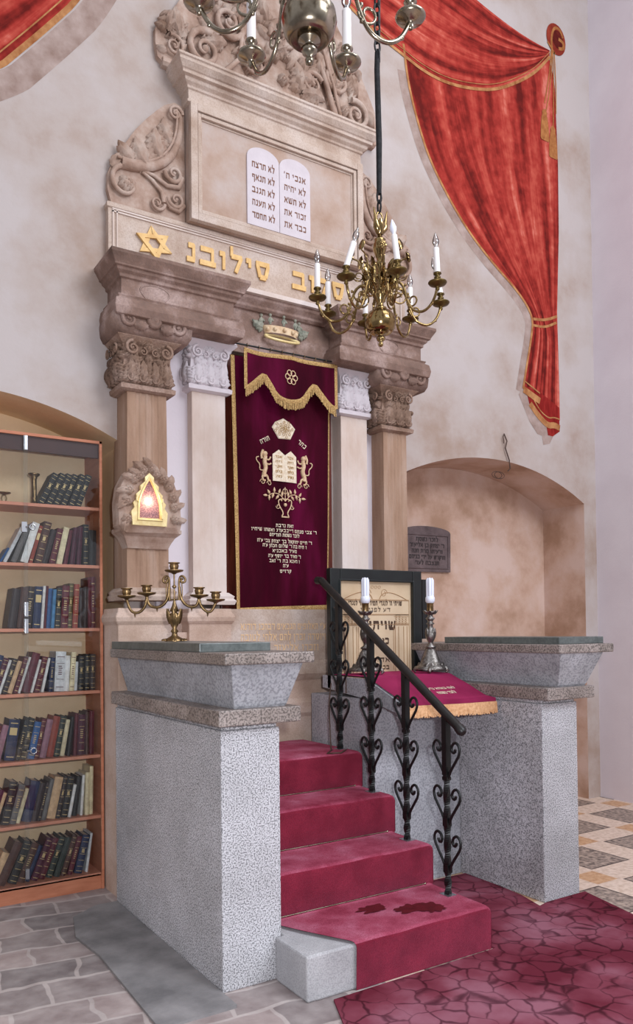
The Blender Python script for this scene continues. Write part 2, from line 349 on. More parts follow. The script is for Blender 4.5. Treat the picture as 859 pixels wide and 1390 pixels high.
def acanthus(mb, P, u, v, ang, L, Wd, h=.03, curl=0., n=5, h0=0.):
    """a leaf of several fingers"""
    a = ang; x, y = u, v
    for i in range(n):
        t = i/n; l = L*.5*(1-.45*t)
        leaf(mb, P, x, y, a+.95, l, Wd*.34, h*.8, .8, 3, h0); leaf(mb, P, x, y, a-.95, l, Wd*.34, h*.8, -.8, 3, h0)
        x += math.cos(a)*L*.72/n; y += math.sin(a)*L*.72/n; a += curl/n
    leaf(mb, P, u, v, ang, L, Wd*.42, h, curl, 3, h0+h*.3)
def rosette(mb, P, u, v, r, n=5, h=.02, a0=.3):
    for k in range(n): leaf(mb, P, u, v, a0+2*PI*k/n, r, r*.5, h, 0, 1)
    mb.sphere(P(u, v, h*.6), r*.28, 8)
def bez(p, n=12):
    out = []
    for i in range(n+1):
        t = i/n; q = [Vector(x) for x in p]
        while len(q) > 1: q = [q[j]*(1-t)+q[j+1]*t for j in range(len(q)-1)]
        out.append(q[0])
    return out

# ------------------------------------------------------------------ Hebrew square letters (strokes)
T1, T2, T3 = .2, .12, .15
G = {
 'א':(.8,[('D',.05,1,.75,0),('D',.72,1,.56,.5),('D',.24,.62,.08,0)]),
 'ב':(.8,[('H',.05,.9,.65,.9),('V',.62,.9,.62,.1),('H',0,.1,.78,.1)]),
 'ג':(.5,[('H',.1,.9,.42,.9),('V',.38,.9,.42,.1),('D',.4,.38,.05,.04)]),
 'ד':(.75,[('H',0,.9,.75,.9),('V',.6,.9,.6,0)]),
 'ה':(.75,[('H',.05,.9,.7,.9),('V',.65,.9,.65,0),('V',.13,.6,.13,0)]),
 'ו':(.36,[('H',.02,.9,.28,.9),('V',.22,.9,.22,0)]),
 'ז':(.42,[('H',.02,.9,.4,.9),('V',.2,.9,.2,0)]),
 'ח':(.78,[('H',.05,.9,.72,.9),('V',.66,.9,.66,0),('V',.12,.9,.12,0)]),
 'ט':(.78,[('V',.1,.95,.1,.1),('H',.1,.1,.68,.1),('V',.68,.1,.68,.9),('H',.42,.88,.7,.88)]),
 'י':(.32,[('H',.02,.9,.26,.9),('V',.2,.9,.2,.5)]),
 'כ':(.7,[('H',.05,.9,.62,.9),('V',.6,.9,.6,.1),('H',.05,.1,.62,.1)]),
 'ך':(.68,[('H',.05,.9,.62,.9),('V',.56,.9,.56,-.35)]),
 'ל':(.66,[('V',.1,1.4,.1,.9),('H',.08,.9,.62,.9),('D',.58,.9,.3,0)]),
 'מ':(.8,[('D',.04,1,.2,.66),('D',.18,.75,.05,0),('H',.3,.9,.66,.9),('V',.68,.9,.68,.1),('H',.36,.1,.7,.1)]),
 'ם':(.78,[('H',.05,.9,.7,.9),('V',.64,.9,.64,.1),('V',.12,.9,.12,.1),('H',.08,.1,.7,.1)]),
 'נ':(.48,[('H',.1,.9,.38,.9),('V',.35,.9,.35,.1),('H',.02,.1,.4,.1)]),
 'ן':(.34,[('H',.02,.9,.26,.9),('V',.2,.9,.2,-.35)]),
 'ס':(.8,[('H',.05,.9,.75,.9),('D',.12,.85,.26,.1),('D',.68,.85,.54,.1),('H',.24,.1,.56,.1)]),
 'ע':(.75,[('D',.08,.98,.36,.2),('D',.68,.98,.5,.3),('D',.52,.34,.02,0)]),
 'פ':(.76,[('H',.1,.9,.64,.9),('V',.64,.9,.64,.1),('H',.02,.1,.66,.1),('V',.14,.9,.14,.55),('D',.12,.5,.36,.5)]),
 'ף':(.72,[('H',.1,.9,.62,.9),('V',.6,.9,.6,-.35),('V',.14,.9,.14,.55),('D',.12,.5,.34,.5)]),
 'צ':(.78,[('D',.05,1,.66,.12),('D',.7,1,.44,.5),('H',.02,.1,.7,.1)]),
 'ץ':(.7,[('D',.05,1,.34,.5),('D',.64,1,.34,.5),('V',.34,.5,.34,-.35)]),
 'ק':(.76,[('H',.05,.9,.7,.9),('D',.64,.9,.4,.1),('V',.12,.6,.12,-.32)]),
 'ר':(.66,[('H',.02,.9,.6,.9),('V',.56,.9,.56,0)]),
 'ש':(.92,[('V',.08,1,.14,.1),('H',.12,.1,.76,.1),('V',.82,1,.74,.1),('D',.47,1,.32,.15)]),
 'ת':(.78,[('H',.04,.9,.7,.9),('V',.66,.9,.66,0),('V',.18,.9,.14,.1),('H',0,.08,.16,.08)]),
 "'":(.22,[('V',.1,1.05,.06,.75)]), '"':(.34,[('V',.1,1.05,.06,.75),('V',.24,1.05,.2,.75)]),
}
def twidth(s): return sum((.45 if c == ' ' else G[c][0]+.16) for c in s)
def text(mb, s, u, v, size, place, th=.002, align='c', width=None, bold=1.):
    """right-to-left; u,v = anchor of the base line; place(u,v,h) -> world"""
    sx = size if width is None else width/twidth(s)
    w = twidth(s)*sx; x = u+w/2 if align == 'c' else (u if align == 'r' else u+w)
    for c in s:
        if c == ' ': x -= .45*sx; continue
        gw, st = G[c]; x -= (gw+.16)*sx
        for k, (ty, x0, y0, x1, y1) in enumerate(st):
            t = {'H':T1,'V':T2,'D':T3}[ty]*size*.5*bold
            a = Vector((x+x0*sx, v+y0*size)); b = Vector((x+x1*sx, v+y1*size)); d = (b-a).normalized(); n = Vector((-d.y, d.x))*t
            if ty == 'V': a -= d*T1*size*.4; 
            q = [a-n, b-n, b+n, a+n]
            hh = th*(1+.12*k)
            mb.add([place(p.x, p.y, hh) for p in q]+[place(p.x, p.y, 0) for p in q], [(0,1,2,3),(0,4,5,1),(1,5,6,2),(2,6,7,3),(3,7,4,0)])

# ================================================================== SETTING
def niche_fn(xa, xb, zs, zt):
    def f(x):
        t = (x-(xa+xb)/2)/((xb-xa)/2); return zs+(zt-zs)*math.sqrt(max(0, 1-t*t*.98)) if abs(t) < 1 else zs
    return f
def seg_arch(xa, xb, zs, zt):
    c = (xa+xb)/2; hw = (xb-xa)/2; h = zt-zs; r = (hw*hw+h*h)/(2*h)
    return lambda x: zt-r+math.sqrt(max(0, r*r-(x-c)**2))
NL = (-.20, 1.678, 2.80, 3.035, 5.36); NR = (3.80, 6.12, 2.76, 3.055, 5.395)
fL = seg_arch(*NL[:4]); fR = seg_arch(*NR[:4])
TOP = 8.6
w = MB()
def xs(a, b, n): return [a+(b-a)*i/n for i in range(n+1)]
cuts = [-2.0]+xs(NL[0], NL[1], 28)+xs(NR[0], NR[1], 32)+[6.29]
for a, b in zip(cuts, cuts[1:]):
    m_ = (a+b)/2; f = fL if NL[0] < m_ < NL[1] else fR if NR[0] < m_ < NR[1] else None
    za, zb = (f(a), f(b)) if f else (0, 0)
    w.add([(a,W,za),(b,W,zb),(b,W,TOP),(a,W,TOP)], [(0,1,2,3)])
struct(w, 'wall_ark', M['plaster'])
for nm, Nn, f, mt, cnt in (('wall_niche_left', NL, fL, M['plaster_yellow'], 28), ('wall_niche_right', NR, fR, M['plaster_niche'], 32)):
    w = MB(); q = xs(Nn[0], Nn[1], cnt); yb = Nn[4]
    for a, b in zip(q, q[1:]):
        w.add([(a,W,f(a)),(b,W,f(b)),(b,yb,f(b)),(a,yb,f(a))], [(3,2,1,0)], True)
        w.add([(a,yb,0),(b,yb,0),(b,yb,f(b)),(a,yb,f(a))], [(0,1,2,3)])
    w.add([(Nn[1],W,0),(Nn[1],yb,0),(Nn[1],yb,f(Nn[1])),(Nn[1],W,f(Nn[1]))], [(0,1,2,3)])
    w.add([(Nn[0],W,0),(Nn[0],yb,0),(Nn[0],yb,f(Nn[0])),(Nn[0],W,f(Nn[0]))], [(3,2,1,0)])
    struct(w, nm, mt)
w = MB(); w.add([(6.29,W,0),(6.29,-3,0),(6.29,-3,TOP),(6.29,W,TOP)], [(0,1,2,3)]); struct(w, 'wall_right', M['whitewash'])
w = MB()
w.add([(-2,-3,0),(2.2,-3,0),(2.2,5.45,0),(-2,5.45,0)], [(0,1,2,3)])
w.cur = 1; w.add([(2.2,-3,0),(6.29,-3,0),(6.29,5.45,0),(2.2,5.45,0)], [(0,1,2,3)])
struct(w, 'floor', [M['flagstone'], M['tile_floor']])
w = MB()
pts = [(1.24,4.50),(1.40,4.62),(1.53,4.62),(1.53,3.05),(1.18,3.05),(1.20,3.9),(1.17,4.2)]
w.loft([[(x,y,-.01) for x,y in pts],[(x,y,.012) for x,y in pts]])
o = w.build('stone_slab', mottled('slab', [(98,96,97),(146,142,142)], 4, 8, .6, .2, 60)); tag(o, 'dark grey worn floor slab beside the left granite pedestal', 'floor slab'); bevel(o, .008)

# ================================================================== PAINTED DRAPERY (mural on the wall)
def strip_mesh(A, B, y, nu=24, flip=False):
    """mesh between two polylines (lists of (x,z)) resampled; u across, v along"""
    def res(P, n):
        d = [0]
        for a, b in zip(P, P[1:]): d.append(d[-1]+math.dist(a, b))
        out = []
        for i in range(n+1):
            t = d[-1]*i/n; j = max(k for k in range(len(d)) if d[k] <= t+1e-9); j = min(j, len(P)-2)
            f = (t-d[j])/(d[j+1]-d[j]); out.append((P[j][0]+(P[j+1][0]-P[j][0])*f, P[j][1]+(P[j+1][1]-P[j][1])*f))
        return out
    nv = 40; a = res(A, nv); b = res(B, nv); m = MB(); m.uv = []
    for i in range(nv+1):
        for k in range(nu+1):
            t = k/nu; m.v.append(Vector((a[i][0]*(1-t)+b[i][0]*t, y, a[i][1]*(1-t)+b[i][1]*t))); m.uv.append((t, i/nv*2))
    for i in range(nv):
        for k in range(nu):
            q = i*(nu+1)+k; m.f.append([q, q+1, q+nu+2, q+nu+1]); m.sm.append(False); m.mi.append(0)
    return m
def band(m, P, w, y):
    """flat painted stripe along polyline, one continuous mitred ribbon"""
    n = len(P); L_ = []; R_ = []
    for i in range(n):
        a, b = P[max(0, i-1)], P[min(n-1, i+1)]; d = Vector((b[0]-a[0], b[1]-a[1])); d = d.normalized() if d.length > 1e-9 else Vector((1,0)); q = Vector((-d.y, d.x))*w/2
        L_.append((P[i][0]+q.x, y, P[i][1]+q.y)); R_.append((P[i][0]-q.x, y, P[i][1]-q.y))
    m.add(L_+R_, [(i, i+1, n+i+1, n+i) for i in range(n-1)])
def smooth(P, k=2):
    for _ in range(k):
        Q = [P[0]]
        for a, b in zip(P, P[1:]): Q += [(a[0]*.75+b[0]*.25, a[1]*.75+b[1]*.25), (a[0]*.25+b[0]*.75, a[1]*.25+b[1]*.75)]
        P = Q+[P[-1]]
    return P
dl = [(4.012,6.30),(4.054,5.995),(4.153,5.702),(4.272,5.439),(4.485,5.169),(4.707,4.947),(4.976,4.755),(5.3,4.565),(5.466,4.391),(5.441,4.205),(5.371,3.923),(5.324,3.721)]
dr = [(5.74,6.83),(5.804,6.636),(5.831,5.865),(5.826,5.24),(5.786,4.487),(5.797,3.995),(5.802,3.50)]
st = [(2.75,6.95),(3.366,7.10),(3.947,7.17),(4.40,7.13),(4.70,7.03),(4.94,6.98),(5.266,6.93),(5.521,6.915),(5.74,6.92)]
sl = [(2.75,6.95),(3.1,6.62),(3.393,6.42),(3.548,6.357),(3.772,6.264),(4.006,6.208),(4.213,6.155),(4.466,6.146),(4.769,6.205),(5.047,6.3),(5.341,6.482),(5.559,6.654),(5.74,6.86)]
ml = thing('painted_drapery', 'red drapery with tassels painted on the wall to the right of the ark', 'mural', (5.0, W, 5.2))
dl, sl, st = smooth(dl), smooth(sl), smooth(st)
m = MB()
band(m, [(x-.045, z-.03) for x, z in dl if z < 6.15], .09, W-.001)
sh = [(5.324,3.75),(5.269,3.66),(5.33,3.56),(5.40,3.44),(5.50,3.34),(5.56,3.33),(5.574,3.25),(5.66,3.27),(5.72,3.36),(5.66,3.42),(5.5,3.6)]
m.add([(x, W-.0016, z) for x, z in sh], [tuple(range(len(sh)))])
m.build('painted_shading', M['painted_grey'], ml)
strip_mesh(dl, dr, W-.002).build('painted_curtain', M['drapery'], ml)
tail = [(5.33,3.75),(5.537,3.66),(5.55,3.75),(5.802,3.75),(5.80,3.43),(5.699,3.342),(5.637,3.345),(5.40,3.56)]
m = MB(); m.add([(x, W-.0025, z) for x, z in [(5.35,3.75),(5.55,3.72),(5.79,3.62),(5.797,3.40),(5.70,3.342),(5.637,3.345),(5.62,3.43),(5.5,3.52),(5.40,3.60)]], [tuple(range(9))[::-1]]); m.build('painted_hem', M['drapery_deep2'], ml)
strip_mesh(st, sl, W-.003, 24).build('painted_swag', M['drapery'], ml)
m = MB()
band(m, dl, .022, W-.0045); band(m, sl, .026, W-.0055); band(m, [(x+.0, z+.045) for x, z in sl], .006, W-.0065)
band(m, [(5.329,3.715),(5.537,3.640)], .06, W-.006); band(m, [(5.345,3.79),(5.537,3.71)], .012, W-.007)
band(m, smooth([(5.41,3.60),(5.52,3.50),(5.64,3.43),(5.72,3.45),(5.797,3.43)]), .055, W-.0045); band(m, smooth([(5.46,3.64),(5.54,3.55),(5.65,3.50),(5.72,3.52),(5.797,3.51)]), .012, W-.0045)
band(m, smooth([(5.465,4.372),(5.62,4.39),(5.785,4.46)]), .024, W-.004); band(m, smooth([(5.465,4.315),(5.62,4.325),(5.775,4.40)]), .022, W-.004)
m.build('painted_gold_trim', M['painted_gold'], ml)
m = MB(); el = [(5.828+.13*math.cos(a)*(1), 7.055+.145*math.sin(a)) for a in [2*PI*k/24 for k in range(24)]]
m.add([(x, W-.005, z) for x, z in el], [tuple(range(24))]); m.build('painted_knot', M['drapery_deep'], ml)
m = MB(); el2 = [(5.85+.075*math.cos(a), 7.06+.085*math.sin(a)) for a in [2*PI*k/20 for k in range(20)]]; m.add([(x, W-.0058, z) for x, z in el2], [tuple(range(20))]); m.build('painted_knot_hollow', M['drapery_hollow'], ml); m = MB(); band(m, smooth([(5.77,6.92),(5.76,7.05),(5.80,7.16),(5.88,7.17),(5.92,7.10)]), .024, W-.0066); band(m, smooth([(5.86,6.98),(5.93,7.0),(5.93,7.06),(5.86,7.07)]), .03, W-.0066); band(m, [(5.71,6.99),(5.81,6.91)], .018, W-.006)
for P in ([(5.77,6.93),(5.755,6.7),(5.72,6.5),(5.675,6.33)], [(5.78,6.93),(5.785,6.6),(5.77,6.2)], [(5.80,6.93),(5.815,6.6),(5.81,6.35)], [(5.76,6.93),(5.73,6.7),(5.66,6.4)]): band(m, P, .012, W-.006)
m.build('painted_cord', M['painted_ochre'], ml)
for cx_, z1, z0 in ((5.655,6.34,6.05),(5.765,6.22,5.92)):
    m = MB(); out = []
    prof = [(.012,1),(.035,.9),(.03,.82),(.04,.72),(.052,.4),(.058,.05),(.045,0)]
    L_ = [(cx_-a, z0+(z1-z0)*t) for a, t in prof]; R_ = [(cx_+a, z0+(z1-z0)*t) for a, t in prof][::-1]
    m.add([(x, W-.007, z) for x, z in L_+R_], [tuple(range(len(prof)*2))]); m.build('painted_tassel', M['painted_ochre'], ml)
# the swag at the upper left
m2 = thing('painted_drapery', 'red drapery swag painted on the wall at the upper left corner', 'mural', (.6, W, 5.6))
lo = smooth([(-.6,4.75),(-.1,4.62),(.3,4.62),(.62,4.72),(.944,4.953),(1.019,5.048),(1.134,5.192),(1.271,5.37),(1.407,5.552),(1.6,5.95),(1.7,6.4)])
up = smooth([(-.6,6.2),(-.2,6.15),(.2,6.2),(.6,6.3),(.9,6.45),(1.2,6.7),(1.45,7.0),(1.65,7.2)])
m = MB(); band(m, [(x+.09, z-.05) for x, z in lo], .15, W-.001); m.build('painted_shading', M['painted_grey'], m2)
strip_mesh(up, lo, W-.002).build('painted_swag', M['drapery'], m2)
m = MB(); band(m, lo, .035, W-.003); band(m, [(x-.03, z+.05) for x, z in lo], .008, W-.003); m.build('painted_gold_trim', M['painted_gold'], m2)

# ================================================================== THE ARK
ark = thing('torah_ark', 'tall carved stone ark with columns, gold letters and tablets against the wall', 'ark', (2.77, W, 0))
# base below the columns
m = MB()
bp = [(.0,0),(.0,1.645),(.006,1.65),(.016,1.665),(.020,1.69),(.012,1.71),(.004,1.715),(.0,1.745)]
m.block(1.56, 1.94, 4.66, 4.95, bp); m.block(1.60, 3.93, 4.715, 4.94, [(0,0),(0,1.0),(.02,1.03),(.02,1.10),(0,1.13),(0,1.595)])
m.block(2.03, 2.33, 4.685, 4.945, [(p, z+.001 if z else .0) for p, z in bp])
m.block(3.25, 3.56, 4.685, 4.945, [(p, z+.001 if z else .0) for p, z in bp]); m.block(3.62, 3.98, 4.66, 4.95, bp)
m.box((1.93,4.80,1.5),(2.05,4.93,1.735)); m.box((3.54,4.80,1.5),(3.64,4.93,1.735))
bevel(m.build('pedestal_base', M['sandstone_base'], ark), .006)
m = MB(); m.box((2.335,4.704,1.372), (3.245,4.80,1.745)); m.block(2.335, 3.245, 4.70, 4.79, [(0,1.39),(.015,1.37),(.03,1.30),(.012,1.27),(0,1.255)])
pn = m.build('inscribed_panel', M['sandstone'], ark, props={'label':'inscribed stone panel under the curtain'})
PP = Pl((0,4.7035,0))
for t, u, v, sz, wd in (("ע'י האלופים הגבאים דבהכנ דודנא", 2.745, 1.606, .042, .68), ("ויוסדה זכרן להם אלהי לטובה", 2.745, 1.532, .045, .68), ("וזכרו אליעזר בן", 2.80, 1.458, .045, .45)):
    m = MB(); text(m, t, u, v, sz, PP, .002, width=wd, bold=.8); m.build('inscription_line', M['letter_faint'], pn)
# doors behind the curtain
d = MB(); d.box((2.34,4.86,1.745), (3.25,4.89,3.54)); bevel(d.build('ark_door', M['doorwood'], ark))
# wall strips beside pilasters (whitewashed)
for a, b in ((1.88,2.13),(3.51,3.66)):
    m = MB(); m.box((a,4.86,1.74), (b,4.93,3.5)); m.build('reveal', M['whitewash'], ark)
# outer columns: fluted tapering half piers
def column(x0, x1, yf, zb, zt, taper, mat, flutes=4):
    m = MB(); wd = x1-x0; cx = (x0+x1)/2; gd = .005 if flutes > 3 else .0025
    def ring(z, s):
        hw = wd/2*s; pts = [(cx-hw, 4.95, z), (cx-hw, yf, z)]
        if flutes:
            g = wd*.62*s/flutes
            for k in range(flutes):
                a = cx-wd*.31*s+g*k
                pts += [(a+g*.08, yf, z), (a+g*.3, yf+gd, z), (a+g*.7, yf+gd, z), (a+g*.92, yf, z)]
        return pts+[(cx+hw, yf, z), (cx+hw, 4.95, z)]
    m.loft([ring(zb, 1), ring(zb+.25*(zt-zb), 1.0), ring(zt, taper)])
    b = MB(); b.block(x0-.02, x1+.02, yf-.02, 4.95, [(.02,zb-.005),(.03,zb+.02),(.015,zb+.035),(.02,zb+.05),(-.01,zb+.075)])
    return m, b
def capital(x0, x1, yf, z0, z1, seed, rich=1):
    """block bell with leaves, small volutes and a central flower on front and left side"""
    r = random.Random(seed); m = MB(); h = z1-z0
    m.block(x0, x1, yf, 4.95, [(0,z0),(.025,z0+.01),(.028,z0+.035),(.004,z0+.05),(.0,z0+.10),(.006,z0+h*.45),(.0,z0+h*.6),(.01,z0+h*.82),(.045,z1-.03),(.055,z1-.02),(.05,z1)])
    for P, wd in ((Pl(((x0+x1)/2, yf-.004, z0)), x1-x0), (Pl((x0-.004, (yf+4.9)/2, z0), (0,-1,0), (0,0,1), (-1,0,0)), 4.9-yf)):
        k = max(2, round(wd/.075)); g = .7 if rich < 1 else 1
        for i in range(k):
            u = -wd/2+wd*(i+.5)/k
            acanthus(m, P, u, .055, PI/2, h*.42, wd/k*.8, .050*g, 0, 4)
            if i: leaf(m, P, -wd/2+wd*i/k, .06, PI/2, h*.58, wd/k*.24, .044*g, 0, 2)
            scroll(m, P, u, h*.22, wd/k*.36, PI/2, 1.3, 1 if u < 0 else -1, .24, .034*g)
        if wd > .18:
            for sx in (-1, 1):
                scroll(m, P, sx*wd*.36, h*.74, wd*.15, PI/2, 1.5, -sx, .24, .042*g)
                scroll(m, P, sx*wd*.13, h*.70, wd*.085, PI/2, 1.3, sx, .26, .038*g)
                for q, a in ((.30,2.2),(.34,1.4),(.22,.7)): leaf(m, P, sx*wd*q, h*.48, PI/2+sx*(a-1.57), h*.24, .020, .046*g, sx*.8)
            rosette(m, P, 0, h*.80, wd*.13, 6, .055*g); leaf(m, P, 0, h*.45, PI/2, h*.28, .024, .045*g)
        for _ in range(int(26*wd/.25)):
            leaf(m, P, r.uniform(-.46,.46)*wd, r.uniform(.35,.92)*h, r.uniform(0,2*PI), .05, .012, .040*g, r.uniform(-2,2))
    return m
ZC = 3.10
for x0, x1, tp in ((1.635,1.905,.94), (3.615,3.84,.97)):
    a, b = column(x0, x1, 4.71, 1.80, ZC, tp, None)
    c = a.build('column', M['columnstone'], ark); b.build('column_base', M['sandstone'], c)
    capital(x0-.015, x1+.015, 4.70, ZC-.015, 3.43, int(x0*100)).build('capital', M['brownstone'], c)
for x0, x1 in ((2.105,2.345), (3.285,3.52)):
    a, b = column(x0, x1, 4.785, 1.78, 3.19, 1, None, 3)
    c = a.build('pilaster', M['sandstone_light'], ark); b.build('pilaster_base', M['sandstone_light'], c)
    capital(x0-.01, x1+.01, 4.775, 3.175, 3.52, int(x0*77), .6).build('capital', M['whitewash'] if False else M['tablet'], c)
# entablature: two projecting blocks and a recessed lintel
prof = [(.0,3.505),(.045,3.515),(.055,3.56),(.045,3.61),(.02,3.625),(.03,3.64),(.0,3.65),(.0,3.745),(.015,3.752),(.015,3.77),(.035,3.785),(.04,3.80),(.055,3.805),(.055,3.815),(.085,3.865),(.085,3.885)]
for x0, x1, cxc in ((1.585,2.345,1.77), (3.20,3.935,3.73)):
    m = MB(); m.block(x0, x1, 4.64, 4.95, prof)
    e = bevel(m.build('entablature_block', M['greybrown'], ark), .004)
    m = MB(); pc = (1.80, 3.69) if cxc < 2.5 else (3.62, 3.70)
    m.prism([(pc[0]+.085*math.cos(a)*(1+.08*math.sin(3*a)), pc[1]+.046*math.sin(a)) for a in xs(0, 2*PI, 24)[:-1]], 4.6365, 4.642); m.tube([(pc[0]+.092*math.cos(a)*(1+.1*math.sin(3*a)), 4.639, pc[1]+.052*math.sin(a)) for a in xs(0, 2*PI, 24)[:-1]], .005, 5, True, True); m.build('repair_patch', M['greybrown'], e)
    # bracket scroll with a boss over the capital
    m = MB(); a, b = (x0-.02, x0+.42) if cxc < 2.5 else (x1-.40, x1+.02)
    m.block(a, b, 4.655, 4.95, [(-.02,3.405),(.012,3.415),(.030,3.45),(.036,3.51),(.026,3.56),(.012,3.60)], True)
    P = Pl((0,4.618,0)); c = (a+b)/2
    for sx in (-1, 1):
        scroll(m, P, c+sx*.155, 3.50, .055, PI/2, 1.3, -sx, .3, .0); ribbon(m, P, [(c+sx*.03,3.53),(c+sx*.08,3.56),(c+sx*.155,3.555)], .02, .016, .0)
        leaf(m, P, c+sx*.04, 3.47, (0 if sx>0 else PI), .10, .03, .03)
    m.lathe(P(c,3.51,-.01), [(.045,0),(.05,.02),(.03,.035),(.028,.028),(.008,.045)], 16, axis=(0,-1,0))
    m.build('bracket_scroll', M['greybrown'], e)
m = MB(); m.box((2.345,4.80,3.50), (3.20,4.95,3.90)); m.block(2.345, 3.20, 4.78, 4.95, [(0,3.80),(.02,3.815),(.02,3.83),(.05,3.86),(.05,3.885)], sl=0, sr=0)
bevel(m.build('lintel', M['greybrown'], ark), .004)
m = MB(); m.prism([(2.41,3.915),(3.13,3.915),(3.19,3.885),(2.36,3.885)], 4.70, 4.86); m.build('mortar_ledge', M['sandstone_light'], ark)
# predella with the star and gold letters
m = MB(); m.block(1.575, 3.95, 4.845, 4.95, [(0,3.885),(0,4.27),(.01,4.275),(.01,4.30),(-.0,4.31)])
fr = m.build('inscription_band', M['sandstone'], ark)
m = MB()
for z in (4.245, 4.262): m.box((1.60,4.836,z), (3.925,4.85,z+.009))
for x in (1.60, 1.625): m.box((x,4.836,3.9), (x+.009,4.85,4.26))
m.box((3.90,4.836,3.9), (3.909,4.85,4.26)); m.build('moulding', M['sandstone_light'], fr)
P = Pl((0,4.842,0)); m = MB(); sc = (1.872, 4.108)
for rot in (0, PI):
    tri = [Vector((sc[0]+.128*math.cos(PI/2+.18+rot+k*2*PI/3), sc[1]+.112*math.sin(PI/2+.18+rot+k*2*PI/3))) for k in range(3)]
    c = Vector(sc)
    for k in range(3):
        a, b = tri[k], tri[(k+1)%3]; ai, bi = c+(a-c)*.56, c+(b-c)*.56
        h = .012+.003*(rot > 0)+.002*k
        m.add([P(*a,0), P(*b,0), P(*bi,0), P(*ai,0), P(*a,h), P(*b,h), P(*bi,h), P(*ai,h)], [(4,5,6,7),(0,1,5,4),(2,3,7,6)])
m.build('star', M['gold_leaf'], fr, props={'label':'gilded six-pointed star'})
for wrd, xr0, ww in (("סילובנ", 2.755, .66), ("סלוב", 3.39, .48)):
    k = ww/twidth(wrd)
    for c in wrd:
        m = MB(); wc = twidth(c)*k; text(m, c, xr0-wc/2, 4.058, .118, P, .010, width=wc, bold=1.45); m.build('gold_letter', M['gold_leaf'], fr); xr0 -= wc
# upper aedicule with tablets
m = MB(); m.box((2.105,4.80,4.31), (3.50,4.95,5.09)); ae = bevel(m.build('upper_panel', M['sandstone_panel'], ark), .004)
m = MB()
def frame(m, x0, x1, z0, z1, t, y0, y1):
    m.box((x0,y0,z0),(x0+t,y1,z1)); m.box((x1-t,y0,z0),(x1,y1,z1)); m.box((x0+t,y0,z0),(x1-t,y1,z0+t)); m.box((x0+t,y0,z1-t),(x1-t,y1,z1))
frame(m, 2.105, 3.50, 4.31, 5.09, .050, 4.765, 4.81); frame(m, 2.16, 3.445, 4.365, 5.035, .024, 4.775, 4.81); frame(m, 2.185, 3.42, 4.39, 5.01, .012, 4.793, 4.81)
bevel(m.build('panel_frame', M['sandstone'], ae), .003)
m = MB(); m.block(2.105, 3.48, 4.79, 4.95, [(0,5.08),(.02,5.085),(.02,5.10),(.01,5.105),(.01,5.17),(.022,5.175),(.022,5.19),(.045,5.205),(.05,5.225),(.075,5.23),(.075,5.25),(.085,5.255),(.11,5.285),(.11,5.305),(.12,5.31),(.12,5.325)])
co = bevel(m.build('cornice', M['sandstone'], ark), .003)
for x0, x1 in ((2.53,2.783), (2.787,3.04)):
    c = (x0+x1)/2; hw = (x1-x0)/2; zt = 4.955; zz = zt-hw*.62
    pts = [(x0,4.40),(x1,4.40)]+[(c+hw*math.cos(a), zz+hw*.62*math.sin(a)) for a in xs(0, PI, 14)]
    m = MB(); m.prism(pts, 4.788, 4.802); tb = m.build('tablet', M['tablet'], ae); P = Pl((0,4.7885,0))
    lines = ["לא תרצח","לא תנאף","לא תגנב","לא תענה","לא תחמד"] if c < 2.78 else ["אנכי ה'","לא יהיה","לא תשא","זכור את","כבד את"]
    for i, t in enumerate(lines): m = MB(); text(m, t, c+.095, 4.805-.088*i, .040, P, .0025, 'r', width=min(.185, twidth(t)*.043)); m.build('lettering', M['letter'], tb)
# volute panels
def volute_panel(mir, name):
    f = (lambda x: x) if not mir else (lambda x: 5.605-x)
    s = -1 if mir else 1
    out = [(2.10,4.31),(1.60,4.31),(1.575,4.40),(1.58,4.50),(1.62,4.60),(1.68,4.70),(1.76,4.83),(1.83,4.92),(1.90,5.00),(1.96,5.06),(2.03,5.10),(2.10,5.09)]
    m = MB(); pts = [(f(x), z) for x, z in out]; m.prism(pts if mir else pts[::-1], 4.86, 4.95)
    P = Pl((f(0),4.858,0), (s,0,0))
    b = [tuple(q) for q in [(v.x, v.y) for v in bez([(2.06,5.02,0),(2.08,4.82,0),(2.0,4.60,0),(1.80,4.58,0),(1.66,4.58,0)], 22)]]
    ribbon(m, P, b, .022, .04, .01); ribbon(m, P, [(u-.028, v+.018) for u, v in b], .008, .01, .03)
    scroll(m, P, 2.025, 5.01, .05, 0, 1.7, 1, .24, .03); scroll(m, P, 1.69, 4.455, .105, PI*.6, 1.15, 1, .17, .02)
    rosette(m, P, 1.70, 4.455, .062, 6, .04)
    acanthus(m, P, 1.84, 4.60, 2.3, .20, .10, .045, -.6, 5); acanthus(m, P, 1.93, 4.67, 2.0, .22, .10, .045, -.5, 5); acanthus(m, P, 1.74, 4.62, 2.6, .14, .09, .04, -.5, 4)
    acanthus(m, P, 2.0, 4.80, 2.2, .18, .08, .04, -.7, 4); leaf(m, P, 1.60, 4.54, 1.0, .13, .035, .03)
    scroll(m, P, 2.015, 4.61, .065, PI, 1.3, 1, .25, .02); ribbon(m, P, [(2.075,4.60),(2.05,4.53),(1.97,4.52),(1.88,4.56),(1.80,4.57)], .02, .01, .012)
    scroll(m, P, 2.03, 4.44, .06, PI, 1.3, 1, .25, .02); ribbon(m, P, [(2.085,4.42),(2.05,4.37),(1.99,4.38),(1.95,4.44),(1.87,4.53)], .018, .01, .012)
    scroll(m, P, 1.90, 4.385, .05, 0, 1.3, -1, .25, .02); ribbon(m, P, [(1.945,4.40),(1.93,4.47),(1.86,4.53),(1.80,4.56)], .016, .01, .012)
    return m.build(name, M['carved'], ark)
volute_panel(False, 'volute_scroll'); volute_panel(True, 'volute_scroll')
